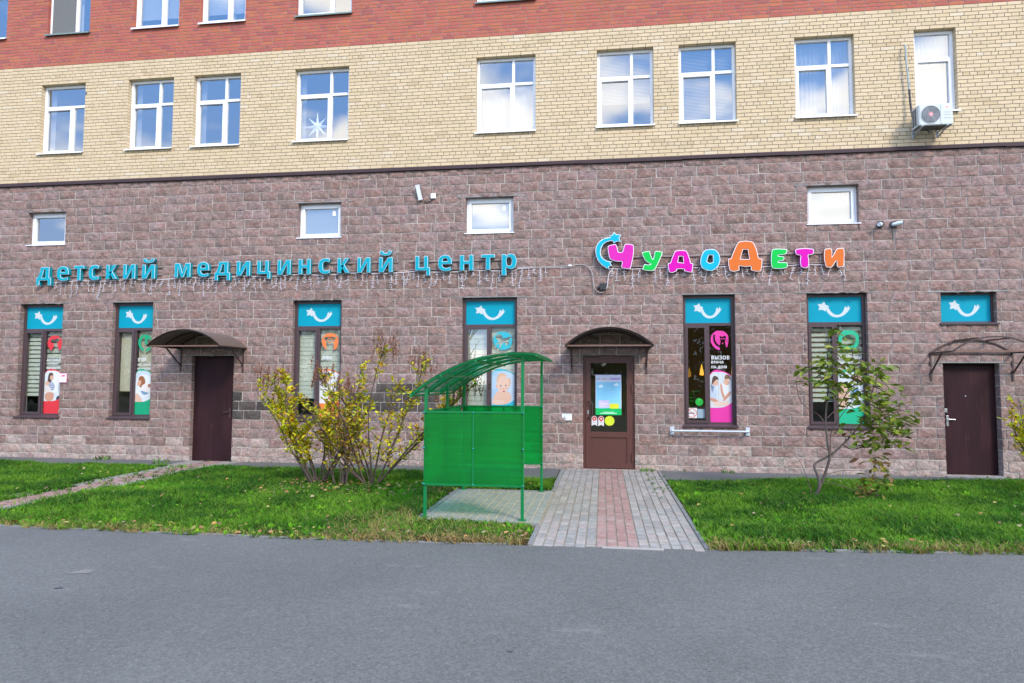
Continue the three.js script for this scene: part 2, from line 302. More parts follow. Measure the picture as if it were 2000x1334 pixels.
// ---------------------------------------------------------------- prints
function canvasTex(w, h, draw) { const c = document.createElement('canvas'); c.width = w; c.height = h; const k = c.getContext('2d'); draw(k, w, h); const t = new THREE.CanvasTexture(c); t.colorSpace = THREE.SRGBColorSpace; return t; }
function pathOf(k, pts, w, h) { k.beginPath(); pts.forEach(([x, y], i) => (i ? k.lineTo(x * w, y * h) : k.moveTo(x * w, y * h))); k.closePath(); }
function smoothPath(k, pts, w, h) { const n = pts.length, m = (a, b) => [(a[0] + b[0]) / 2 * w, (a[1] + b[1]) / 2 * h]; k.beginPath(); k.moveTo(...m(pts[n - 1], pts[0])); for (let i = 0; i < n; i++) k.quadraticCurveTo(pts[i][0] * w, pts[i][1] * h, ...m(pts[i], pts[(i + 1) % n])); k.closePath(); }
const ell = (k, x, y, a, b, r = 0) => { k.beginPath(); k.ellipse(x, y, a, b, r, 0, 7); k.fill(); };
// white comet with a star head, on the turquoise boards
const cometTex = canvasTex(512, 284, (k, w, h) => {
  k.fillStyle = '#00a9c4'; k.fillRect(0, 0, w, h); k.fillStyle = '#dfe8ea';
  k.beginPath(); const cx = 0.285 * w, cy = 0.38 * h, R = 0.118 * w;
  for (let i = 0; i < 10; i++) { const a = -1.35 + (i * Math.PI) / 5, r = i % 2 ? R * 0.56 : R; k.lineTo(cx + Math.cos(a) * r, cy + Math.sin(a) * r); } k.closePath(); k.fill();
  k.beginPath(); k.moveTo(0.33 * w, 0.42 * h);
  k.bezierCurveTo(0.38 * w, 0.9 * h, 0.66 * w, 1.0 * h, 0.82 * w, 0.36 * h); k.lineTo(0.785 * w, 0.46 * h); k.lineTo(0.76 * w, 0.33 * h); k.lineTo(0.735 * w, 0.44 * h); k.lineTo(0.695 * w, 0.36 * h);
  k.bezierCurveTo(0.66 * w, 0.82 * h, 0.46 * w, 0.82 * h, 0.385 * w, 0.4 * h); k.closePath(); k.fill();
});
const skin = '#e8b79c', skin2 = '#d99f84';
const photos = {
  visit(k, w, h) { // two women bending over a baby
    k.fillStyle = '#dfe6ea'; k.fillRect(0, 0, w, h); k.fillStyle = '#c3ced2'; k.fillRect(0.38 * w, 0, 0.03 * w, h); k.fillRect(0.6 * w, 0, 0.02 * w, h);
    k.fillStyle = '#c9d8ea'; smoothPath(k, [[0, 0.35], [0.22, 0.36], [0.34, 0.62], [0.3, 0.8], [0, 0.84]], w, h); k.fill();
    k.fillStyle = '#7d93b0'; pathOf(k, [[0.02, 0.36], [0.2, 0.4], [0.1, 0.6]], w, h); k.fill();
    k.fillStyle = skin; ell(k, 0.25 * w, 0.3 * h, 0.14 * w, 0.085 * h, 0.4); k.fillStyle = '#5c4438'; smoothPath(k, [[0.08, 0.3], [0.14, 0.1], [0.36, 0.12], [0.42, 0.24], [0.3, 0.2], [0.16, 0.3], [0.06, 0.4]], w, h); k.fill();
    k.fillStyle = '#eef1f4'; smoothPath(k, [[0.5, 0.3], [0.75, 0.36], [1, 0.34], [1, 0.8], [0.6, 0.72]], w, h); k.fill();
    k.fillStyle = skin; ell(k, 0.77 * w, 0.28 * h, 0.13 * w, 0.09 * h, -0.2); k.fillStyle = '#8a6a50'; smoothPath(k, [[0.66, 0.2], [0.72, 0.06], [0.94, 0.08], [0.98, 0.28], [0.9, 0.18], [0.74, 0.2]], w, h); k.fill();
    k.fillStyle = skin2; smoothPath(k, [[0.46, 0.34], [0.54, 0.3], [0.62, 0.62], [0.72, 0.7], [0.66, 0.76], [0.52, 0.66]], w, h); k.fill(); smoothPath(k, [[0.94, 0.5], [1, 0.6], [0.66, 0.82], [0.54, 0.8]], w, h); k.fill(); smoothPath(k, [[0, 0.7], [0.36, 0.78], [0.4, 0.86], [0, 0.82]], w, h); k.fill();
    k.fillStyle = '#f2d3c4'; ell(k, 0.42 * w, 0.89 * h, 0.3 * w, 0.07 * h, 0); ell(k, 0.74 * w, 0.88 * h, 0.12 * w, 0.075 * h, 0.3);
  },
  reading(k, w, h) { // seated woman with a child, a doctor beside them
    k.fillStyle = '#e4edf1'; k.fillRect(0, 0, w, h); k.fillStyle = '#f4f8fa'; k.fillRect(0.45 * w, 0, 0.35 * w, h * 0.7);
    k.fillStyle = '#5a4036'; smoothPath(k, [[0.16, 0.36], [0.2, 0.08], [0.42, 0.05], [0.52, 0.2], [0.4, 0.34], [0.2, 0.46]], w, h); k.fill(); k.fillStyle = skin; ell(k, 0.4 * w, 0.23 * h, 0.11 * w, 0.08 * h);
    k.fillStyle = '#8596b6'; smoothPath(k, [[0.24, 0.36], [0.52, 0.38], [0.6, 0.56], [0.5, 0.66], [0.26, 0.62]], w, h); k.fill(); k.fillStyle = '#e9eef4'; for (let i = 0; i < 4; i++) k.fillRect(0.28 * w, (0.4 + i * 0.06) * h, 0.28 * w, 0.02 * h);
    k.fillStyle = skin; ell(k, 0.16 * w, 0.42 * h, 0.12 * w, 0.07 * h); k.fillStyle = '#efe3dc'; smoothPath(k, [[0.02, 0.48], [0.3, 0.52], [0.42, 0.64], [0.3, 0.74], [0.02, 0.74]], w, h); k.fill();
    k.fillStyle = skin2; smoothPath(k, [[0.04, 0.72], [0.5, 0.7], [0.58, 0.8], [0.5, 1.0], [0.06, 1.0]], w, h); k.fill(); k.fillStyle = '#cfe0e4'; smoothPath(k, [[0.82, 0.2], [1, 0.2], [1, 0.8], [0.74, 0.7]], w, h); k.fill(); k.fillStyle = skin; ell(k, 0.9 * w, 0.14 * h, 0.08 * w, 0.07 * h); k.fillStyle = '#33435e'; ell(k, 0.84 * w, 0.9 * h, 0.16 * w, 0.08 * h, -0.5);
  },
  lying(k, w, h) { // girl lying on a couch
    k.fillStyle = '#cfe0ea'; k.fillRect(0, 0, w, h); k.fillStyle = '#eef4f7'; smoothPath(k, [[0, 0.16], [0.7, 0.1], [1.1, 0.3], [1.1, 1.1], [0, 1.1]], w, h); k.fill();
    k.fillStyle = '#a7663f'; smoothPath(k, [[0.14, 0.34], [0.2, 0.18], [0.46, 0.16], [0.62, 0.34], [0.5, 0.52], [0.26, 0.56]], w, h); k.fill(); k.fillStyle = skin; ell(k, 0.22 * w, 0.4 * h, 0.11 * w, 0.1 * h, 0.4);
    k.fillStyle = '#f6efe9'; smoothPath(k, [[0.3, 0.5], [0.62, 0.4], [1, 0.5], [0.98, 0.7], [0.5, 0.74]], w, h); k.fill(); k.fillStyle = '#b98060'; ell(k, 0.84 * w, 0.48 * h, 0.1 * w, 0.06 * h, 0.6); k.fillStyle = '#7fa7c4'; smoothPath(k, [[0.25, 0.62], [0.6, 0.68], [0.9, 0.72], [0.5, 0.8]], w, h); k.fill(); k.fillStyle = '#eec6ae'; smoothPath(k, [[0, 0.66], [0.4, 0.88], [0.5, 1.1], [0, 1.1]], w, h); k.fill();
  },
  gym(k, w, h) { k.fillStyle = '#eef0f3'; k.fillRect(0, 0, w, h); k.fillStyle = '#3c4a58'; smoothPath(k, [[0.2, 0.12], [0.5, 0.04], [0.62, 0.16], [0.3, 0.3]], w, h); k.fill(); k.fillStyle = skin; ell(k, 0.36 * w, 0.28 * h, 0.13 * w, 0.1 * h); k.fillStyle = '#f8f8fa'; smoothPath(k, [[0.1, 0.44], [0.6, 0.4], [0.8, 0.7], [0.2, 0.8]], w, h); k.fill(); k.fillStyle = '#5fc0c4'; k.fillRect(0.8 * w, 0.3 * h, 0.14 * w, 0.3 * h); k.fillStyle = '#e9695a'; smoothPath(k, [[0.4, 0.78], [0.8, 0.62], [0.9, 0.76], [0.5, 0.94]], w, h); k.fill(); },
  baby(k, w, h) {
    const g = k.createLinearGradient(0, 0, w, 0); g.addColorStop(0, '#a6cdea'); g.addColorStop(1, '#d3e4f3'); k.fillStyle = g; k.fillRect(0, 0, w, h);
    k.fillStyle = '#bcd8ef'; smoothPath(k, [[0, 0.1], [0.3, 0.2], [0.24, 0.5], [0, 0.6]], w, h); k.fill(); k.fillStyle = '#e6c0a6'; smoothPath(k, [[0.7, 0.2], [0.86, 0.22], [0.8, 0.5], [0.66, 0.5]], w, h); k.fill();
    k.fillStyle = '#ecc3ab'; smoothPath(k, [[0.05, 0.82], [0.22, 0.6], [0.5, 0.58], [0.8, 0.62], [0.9, 0.86], [0.6, 1.02], [0.02, 1.0]], w, h); k.fill(); k.fillStyle = '#f0cdb8'; smoothPath(k, [[0.02, 0.86], [0.5, 0.84], [0.6, 0.9], [0.5, 0.98], [0, 0.98]], w, h); k.fill();
    k.fillStyle = '#f1cdb6'; ell(k, 0.48 * w, 0.37 * h, 0.27 * w, 0.26 * h); k.fillStyle = '#e3bd9b'; smoothPath(k, [[0.2, 0.3], [0.28, 0.08], [0.5, 0.06], [0.7, 0.14], [0.62, 0.14], [0.36, 0.16], [0.24, 0.36]], w, h); k.fill(); k.fillStyle = '#eab89f'; ell(k, 0.22 * w, 0.46 * h, 0.035 * w, 0.045 * h); k.fillStyle = '#edc0aa'; ell(k, 0.4 * w, 0.52 * h, 0.08 * w, 0.05 * h); ell(k, 0.66 * w, 0.52 * h, 0.06 * w, 0.05 * h);
    k.fillStyle = '#4d5460'; ell(k, 0.4 * w, 0.44 * h, 0.035 * w, 0.02 * h); ell(k, 0.62 * w, 0.43 * h, 0.033 * w, 0.02 * h); k.fillStyle = '#c98b72'; ell(k, 0.525 * w, 0.525 * h, 0.04 * w, 0.012 * h); k.fillStyle = '#c0605c'; ell(k, 0.535 * w, 0.6 * h, 0.065 * w, 0.018 * h, -0.08); k.fillStyle = '#e2ae95'; k.fillRect(0.26 * w, 0.84 * h, 0.36 * w, 0.008 * h);
  },
  jab(k, w, h) { k.fillStyle = '#dfe9f1'; k.fillRect(0, 0, w, h); k.fillStyle = '#e7bfa6'; smoothPath(k, [[0, 0.2], [0.3, 0.3], [0.5, 0.6], [0.3, 1], [0, 1]], w, h); k.fill(); smoothPath(k, [[0.5, 0.05], [1, 0.1], [1, 0.3], [0.6, 0.26]], w, h); k.fill(); k.fillStyle = '#6aa7dc'; smoothPath(k, [[0.5, 0.5], [0.85, 0.4], [0.8, 0.6], [0.52, 0.72]], w, h); k.fill(); k.strokeStyle = '#454d58'; k.lineWidth = 0.03 * w; k.beginPath(); k.moveTo(0.3 * w, 0.62 * h); k.lineTo(0.8 * w, 0.3 * h); k.stroke(); },
};
const cutOut = (k, f) => { k.globalCompositeOperation = 'destination-out'; k.fillStyle = k.strokeStyle = '#000'; f(); k.globalCompositeOperation = 'source-over'; };
const emblems = { // animal cut out of a rounded patch of colour, u/v 0..1 over the patch
  cat(k, s) { cutOut(k, () => { smoothPath(k, [[0.5, 1.05], [0.48, 0.75], [0.56, 0.6], [0.52, 0.42], [0.5, 0.24], [0.6, 0.32], [0.72, 0.3], [0.84, 0.24], [0.84, 0.45], [0.78, 0.6], [0.86, 0.78], [0.84, 1.05]], s, s); k.fill(); k.lineWidth = s * 0.11; k.lineCap = 'round'; k.beginPath(); k.moveTo(0.2 * s, 0.25 * s); k.quadraticCurveTo(0.14 * s, 0.66 * s, 0.5 * s, 0.82 * s); k.stroke(); k.lineWidth = s * 0.012; for (const [a, b, c, d] of [[0.5, 0.5, 0.36, 0.46], [0.5, 0.54, 0.36, 0.56], [0.5, 0.58, 0.37, 0.66], [0.86, 0.48, 1, 0.42], [0.86, 0.52, 1, 0.52], [0.86, 0.56, 0.98, 0.62]]) { k.beginPath(); k.moveTo(a * s, b * s); k.lineTo(c * s, d * s); k.stroke(); } }); k.fillStyle = '#f53aae'; ell(k, 0.61 * s, 0.42 * s, 0.06 * s, 0.03 * s); ell(k, 0.75 * s, 0.42 * s, 0.06 * s, 0.03 * s); k.beginPath(); for (let i = 0; i < 10; i++) { const a = -1.57 + i * 0.628, r = (i % 2 ? 0.025 : 0.06) * s; k.lineTo(0.66 * s + Math.cos(a) * r, 0.66 * s + Math.sin(a) * r); } k.fill(); },
  pup(k, s) { cutOut(k, () => { smoothPath(k, [[0.24, 0.3], [0.3, 0.2], [0.42, 0.26], [0.6, 0.2], [0.82, 0.12], [0.86, 0.26], [0.72, 0.34], [0.66, 0.5], [0.7, 0.7], [0.82, 0.9], [0.8, 1.1], [0.3, 1.1], [0.32, 0.86], [0.44, 0.7], [0.44, 0.5], [0.3, 0.42], [0.18, 0.42]], s, s); k.fill(); }); },
  rooster(k, s) { cutOut(k, () => { smoothPath(k, [[0.2, 0.6], [0.22, 0.34], [0.34, 0.16], [0.46, 0.12], [0.5, 0.28], [0.46, 0.44], [0.56, 0.62], [0.7, 0.6], [0.62, 0.36], [0.74, 0.24], [0.96, 0.3], [1.0, 0.5], [0.86, 0.72], [0.62, 0.84], [0.52, 1.0], [0.44, 1.0], [0.46, 0.84], [0.3, 0.78]], s, s); k.fill(); }); },
  ape(k, s) { cutOut(k, () => { smoothPath(k, [[0.12, 0.22], [0.88, 0.2], [0.86, 0.32], [0.76, 0.32], [0.7, 0.62], [0.74, 0.8], [0.66, 1.1], [0.34, 1.1], [0.28, 0.78], [0.24, 0.36], [0.12, 0.34]], s, s); k.fill(); }); k.fillStyle = '#ff8f4a'; ell(k, 0.5 * s, 0.42 * s, 0.16 * s, 0.15 * s); cutOut(k, () => { ell(k, 0.5 * s, 0.42 * s, 0.12 * s, 0.1 * s); }); },
  horse(k, s) { cutOut(k, () => { smoothPath(k, [[0.12, 0.3], [0.2, 0.14], [0.36, 0.12], [0.48, 0.24], [0.5, 0.36], [0.72, 0.34], [0.8, 0.28], [1.0, 0.28], [0.9, 0.38], [0.82, 0.4], [0.8, 0.58], [0.9, 0.76], [0.82, 0.72], [0.74, 0.62], [0.72, 0.8], [0.66, 0.8], [0.64, 0.6], [0.46, 0.62], [0.38, 0.92], [0.3, 0.94], [0.36, 0.66], [0.3, 0.62], [0.18, 0.74], [0.14, 0.7], [0.28, 0.54], [0.26, 0.44], [0.16, 0.42]], s, s); k.fill(); }); },
  lion(k, s) { cutOut(k, () => { smoothPath(k, [[0.14, 0.62], [0.2, 0.36], [0.4, 0.24], [0.7, 0.22], [0.84, 0.4], [0.8, 0.66], [0.62, 0.8], [0.36, 0.82], [0.2, 0.76]], s, s); k.fill(); }); k.strokeStyle = '#12c493'; k.lineWidth = s * 0.02; k.beginPath(); k.moveTo(0.62 * s, 0.3 * s); k.quadraticCurveTo(0.7 * s, 0.6 * s, 0.5 * s, 0.78 * s); k.stroke(); },
};
function stickerTex(color, emblem, lines, photo, ratio, full) {
  const W = 320, H = Math.round(W * ratio);
  return canvasTex(W, H, (k, w, h) => {
    k.clearRect(0, 0, w, h);
    const s = document.createElement('canvas'); s.width = s.height = 290; const q = s.getContext('2d');
    q.fillStyle = color; smoothPath(q, [[0.12, 0.12], [0.36, -0.02], [0.72, 0.0], [0.98, 0.22], [1.0, 0.56], [0.9, 0.9], [0.58, 1.02], [0.3, 0.98], [0.04, 0.7], [-0.02, 0.4]], 290, 290); q.fill(); emblems[emblem](q, 290);
    k.drawImage(s, 0.06 * w, 0.05 * h, 0.84 * w, 0.2 * h);
    k.fillStyle = '#f4f8fa'; k.textBaseline = 'top';
    for (const [text, v, size] of lines) { k.font = `bold ${Math.round(size * w)}px sans-serif`; const m = k.measureText(text).width; k.save(); k.translate(0.06 * w, v * h); if (m > 0.98 * w && !full) k.scale(1, 1); k.fillText(text, 0, 0); k.restore(); }
    // printed photograph between two curved edges, colour below
    const edge = (o, b) => { k.beginPath(); k.moveTo(-5, (0.525 + o) * h); k.quadraticCurveTo(0.16 * w, (0.462 + o) * h, 0.36 * w, (0.468 + o) * h); k.quadraticCurveTo(0.75 * w, (0.482 + o) * h, w + 5, (0.53 + o) * h); k.lineTo(w + 5, b * h); k.quadraticCurveTo(0.74 * w, (b + 0.062) * h, 0.34 * w, (b + 0.06) * h); k.lineTo(-5, (b + 0.062) * h); k.closePath(); };
    k.fillStyle = color; edge(-0.011, 0.9); k.fill(); k.fillRect(0, 0.75 * h, w, 0.25 * h);
    k.save(); edge(0, 0.79); k.clip(); k.translate(0, 0.48 * h); photos[photo](k, w, 0.37 * h); k.restore();
  });
}
const decal = (t, o = {}) => std([0.72, 0.7, 0.68], { map: t, transparent: true, roughness: 0.45, ...o });

// ---------------------------------------------------------------- windows
const rectFrame = (x0, y0, x1, y1, w, z0, z1) => [bx(x0, y0, z0, x0 + w, y1, z1), bx(x1 - w, y0, z0, x1, y1, z1), bx(x0 + w, y0, z0, x1 - w, y0 + w, z1), bx(x0 + w, y1 - w, z0, x1 - w, y1, z1)];
function addWindow([a, b, c, d], cells, o) {
  const { frame, glass, z = -0.1, fw = 0.055 } = o, x0 = a + 0.003, x1 = c - 0.003, y0 = b + 0.003, y1 = d - 0.003, W = x1 - x0, H = y1 - y0, g = rectFrame(x0, y0, x1, y1, fw, z - 0.07, z);
  const cellRects = [];
  for (const cl of cells) {
    const X = (u) => (u <= 0 ? x0 + fw : u >= 1 ? x1 - fw : x0 + u * W), Y = (v) => (v <= 0 ? y0 + fw : v >= 1 ? y1 - fw : y0 + v * H), hb = 0.028;
    const q = [X(cl.u0) + (cl.u0 > 0 ? hb : 0), Y(cl.v0) + (cl.v0 > 0 ? hb : 0), X(cl.u1) - (cl.u1 < 1 ? hb : 0), Y(cl.v1) - (cl.v1 < 1 ? hb : 0)];
    cellRects.push(q);
    if (cl.v0 > 0 && cl.bar !== false) g.push(bx(x0 + fw, Y(cl.v0) - hb, z - 0.066, x1 - fw, Y(cl.v0) + hb, z - 0.003));
    if (cl.u0 > 0) g.push(bx(X(cl.u0) - hb, q[1], z - 0.064, X(cl.u0) + hb, q[3], z - 0.005));
  }
  const win = mk('window', merge(g), frame, building), panes = [];
  cells.forEach((cl, i) => {
    let [p0, q0, p1, q1] = cellRects[i];
    if (cl.sash) { const s = 0.052, e = 0.012; mk('sash', merge(rectFrame(p0 - e, q0 - e, p1 + e, q1 + e, s, z - 0.05, z + 0.012)), frame, win); p0 += s - e; q0 += s - e; p1 -= s - e; q1 -= s - e; }
    if (cl.board) { mk('sign_board', merge([bx(p0, q0, z - 0.045, p1, q1, z - 0.028)]), std('#008ba3', { roughness: 0.6 }), win); const pr = mk('comet_print', new THREE.PlaneGeometry(p1 - p0 - 0.002, q1 - q0 - 0.002).translate((p0 + p1) / 2, (q0 + q1) / 2, z - 0.026), phy([0.7, 0.7, 0.7], { map: cometTex, roughness: 0.55, specularIntensity: 0.3 }), win); pr.userData.label = 'white comet emblem on a turquoise board'; } else {
      const t = (hash(i, Math.round(a * 100), 3) - 0.5) * 0.006;
      const pg = new THREE.PlaneGeometry(p1 - p0, q1 - q0).rotateY(t).rotateX((hash(i, Math.round(a * 100), 9) - 0.5) * 0.006).translate((p0 + p1) / 2, (q0 + q1) / 2, z - 0.036); mk('pane', pg, cl.glass ?? glass, win);
    }
    panes.push([p0, q0, p1, q1]);
  });
  const s = o.sill;
  if (s) { const sh = new THREE.Shape([[z + 0.01, y0 + 0.03], [s.out, y0 - 0.002], [s.out, y0 - s.drop], [s.out - 0.008, y0 - s.drop], [s.out - 0.008, y0 - 0.012], [z, y0 + 0.018]].map(([p, q]) => new THREE.Vector2(p, q))), e = s.over ?? 0.03; const sg = new THREE.ExtrudeGeometry(sh, { depth: W + 2 * e, bevelEnabled: false }); sg.rotateY(-Math.PI / 2); sg.translate(x1 + e, 0, 0); mk('sill', sg, s.mat ?? frame, win); }
  return { win, panes, z };
}
const X4 = (m, t = 0.655) => [{ u0: 0, u1: m, v0: t, v1: 1 }, { u0: m, u1: 1, v0: t, v1: 1, bar: false }, { u0: 0, u1: m, v0: 0, v1: t, sash: true }, { u0: m, u1: 1, v0: 0, v1: t }];
const whiteSill = { out: 0.035, drop: 0.03, mat: M.pvc, over: 0.02 };
function strips(parent, name, [x0, y0, x1, y1], z, n, cover, mat, cut = 0) { const g = [], h = (y1 - y0) / n; for (let i = cut; i < n; i++) g.push(bx(x0, y0 + i * h, z, x1, y0 + (i + cover) * h, z + 0.002)); return mk(name, merge(g), mat, parent); }
function venetian(parent, [x0, y0, x1, y1], z, pitch = 0.03) { const g = []; for (let y = y0; y < y1; y += pitch) { const q = bx(x0, -0.0005, -0.012, x1, 0.0005, 0.012); q.rotateX(0.9); q.translate(0, y, z); g.push(q); } return mk('venetian_blind', merge(g), M.lace, parent); }
function drape(parent, [x0, y0, x1, y1], z, mat, folds) { const n = folds * 6, g = new THREE.PlaneGeometry(x1 - x0, y1 - y0, n, 1), p = g.attributes.position; for (let i = 0; i < p.count; i++) p.setZ(i, 0.01 * Math.sin((p.getX(i) / (x1 - x0)) * folds * 6.28 + Math.sin(p.getX(i) * 9))); g.computeVertexNormals(); g.translate((x0 + x1) / 2, (y0 + y1) / 2, z); return mk('curtain', g, mat, parent); }
OP.upper.forEach((r, i) => {
  const cells = i === 0 ? [{ u0: 0, u1: 1, v0: 0.69, v1: 1 }, { u0: 0, u1: 0.66, v0: 0, v1: 0.69, sash: true }, { u0: 0.66, u1: 1, v0: 0, v1: 0.69 }] : i === 8 ? [{ u0: 0, u1: 1, v0: 0.67, v1: 1 }, { u0: 0, u1: 1, v0: 0, v1: 0.67, sash: true }] : X4(i > 3 && i < 8 ? 0.62 : 0.64);
  const { win } = addWindow(r, cells, { frame: M.pvc, glass: glassHigh, z: -0.135, sill: whiteSill });
  const inside = [r[0] + 0.02, r[1] + 0.02, r[2] - 0.02, r[3] - 0.02];
  if (i === 5) venetian(win, [inside[0], inside[1] + 0.55, inside[2], inside[3]], -0.25); if (i === 6) venetian(win, [inside[0], inside[1] + 0.1, inside[2], inside[3]], -0.25);
  if (i === 7) drape(win, inside, -0.3, M.lace, 14); if (i === 8) drape(win, inside, -0.3, M.sheer, 10); if (i === 4) drape(win, [inside[0], inside[1], inside[2], inside[1] + 1.05], -0.3, M.lace, 8);
  if (i < 4) drape(win, [inside[0], inside[1], inside[0] + 0.12, inside[3]], -0.32, M.lace, 3);
});
OP.top.forEach((r, i) => {
  const { win } = addWindow(r, X4(0.64), { frame: M.pvc, glass: glassHigh, sill: { out: 0.04, drop: 0.035, mat: i === 4 || i === 1 || i === 5 ? M.greenSill : M.pvc, over: 0.03 } });
  if (i === 1) { mk('insect_screen', bx(r[0] + 0.07, r[1] + 0.07, -0.087, r[0] + 0.68, r[1] + 1.0, -0.085), phy([0.2, 0.2, 0.19], { roughness: 1, transmission: 0.35, thickness: 0 }), win); drape(win, [r[0] + 0.05, r[1], r[0] + 0.7, r[3]], -0.3, M.blindWarm, 5); }
  if (i === 2 || i === 3) { strips(win, 'pleated_blind', [r[0] + 0.06, r[1] + 0.3, r[2] - 0.05, r[3]], -0.22, 30, 0.96, M.lace); }
  if (i === 3) drape(win, [r[0] + 0.55, r[1] + 0.2, r[0] + 0.72, r[3]], -0.28, M.sheer, 2);
});
OP.mezz.forEach((r, i) => {
  const { win, panes } = addWindow(r, [{ u0: 0, u1: 1, v0: 0, v1: 1, sash: true, glass: glassHigh }], { frame: M.pvc, glass: glassHigh, fw: 0.06, z: -0.11, sill: { out: 0.03, drop: 0.02, mat: M.pvc, over: 0.03 } });
  if (i > 0) { const [p0, q0, p1, q1] = panes[0]; mk('glass_label', bx(p1 - 0.15, q1 - 0.16, -0.1425, p1 - 0.08, q1 - 0.05, -0.1415), M.white, win); mk('frosted_film', bx(p0, q0, -0.165, p1, q1, -0.163), std([0.2, 0.215, 0.22]), win); }
  mk('lintel', bx(r[0] - 0.24, r[3] + 0.002, -0.2, r[2] + 0.24, r[3] + 0.028, 0.018), M.concrete, building);
});
const zebra = (win, p, n, cover, mat, y0 = 0) => strips(win, 'day_night_blind', [p[0] - 0.02, p[1] + y0, p[2] + 0.02, p[3] + 0.02], -0.2, n, cover, mat);
const lowCells = (m, t = 0.775, gl) => [{ u0: 0, u1: 1, v0: t, v1: 1, board: true }, { u0: 0, u1: m, v0: 0, v1: t, sash: true, glass: gl ?? glassLow }, { u0: m, u1: 1, v0: 0, v1: t, glass: glassLow }];
const brownSill = { out: 0.05, drop: 0.03, mat: M.brownPvc, over: 0.03 };
const lowText = [
  ['#ee3340', 'pup', [['ДЕТСКИЕ ВРАЧИ', 0.325, 0.145], ['СПРАВКИ', 0.375, 0.145], ['БОЛЬНИЧНЫЕ', 0.425, 0.145]], 'reading'],
  ['#00b07c', 'rooster', [['УЗИ', 0.315, 0.27], ['ЭКГ, ЭХО-КГ', 0.39, 0.15], ['КАРДИОЛОГ', 0.437, 0.155]], 'lying'],
  ['#ff8a45', 'ape', [['ЛФК', 0.295, 0.26]], 'gym'],
  ['#2fc3d6', 'horse', [], 'baby'],
  ['#f53aae', 'cat', [['ВЫЗОВ', 0.298, 0.25], ['ВРАЧА', 0.354, 0.185], ['НА ДОМ', 0.404, 0.185]], 'visit'],
  ['#12c493', 'lion', [['ПРИВИВКИ', 0.31, 0.165], ['АНАЛИЗЫ', 0.36, 0.165], ['МАНТУ', 0.41, 0.165]], 'jab'],
];
const low = OP.low.map((r, i) => {
  const w = addWindow(r, i === 6 ? [{ u0: 0, u1: 1, v0: 0, v1: 1, board: true }] : lowCells(i === 4 ? 0.49 : 0.5, i === 1 || i === 0 ? 0.77 : 0.775, i === 3 ? glassTint : undefined), { frame: M.brownPvc, glass: glassLow, fw: i === 6 ? 0.04 : 0.06, z: -0.1, sill: brownSill });
  mk('lintel', bx(r[0] - 0.22, r[3] + 0.002, -0.2, r[2] + 0.22, r[3] + 0.022, 0.016), M.concrete, building);
  if (i < 6) {
    const p = w.panes[2], [col, em, lines, ph] = lowText[i], H = p[3] - p[1], Wd = p[2] - p[0];
    const s = mk('window_sticker', new THREE.PlaneGeometry(Wd - 0.006, H - 0.006).translate((p[0] + p[2]) / 2, (p[1] + p[3]) / 2, -0.1325), decal(stickerTex(col, em, lines, ph, H / Wd)), w.win);
    s.userData.label = `printed window sticker, ${['red', 'green', 'orange', 'turquoise', 'pink', 'mint green'][i]} emblem above a photograph`;
  }
  return w;
});
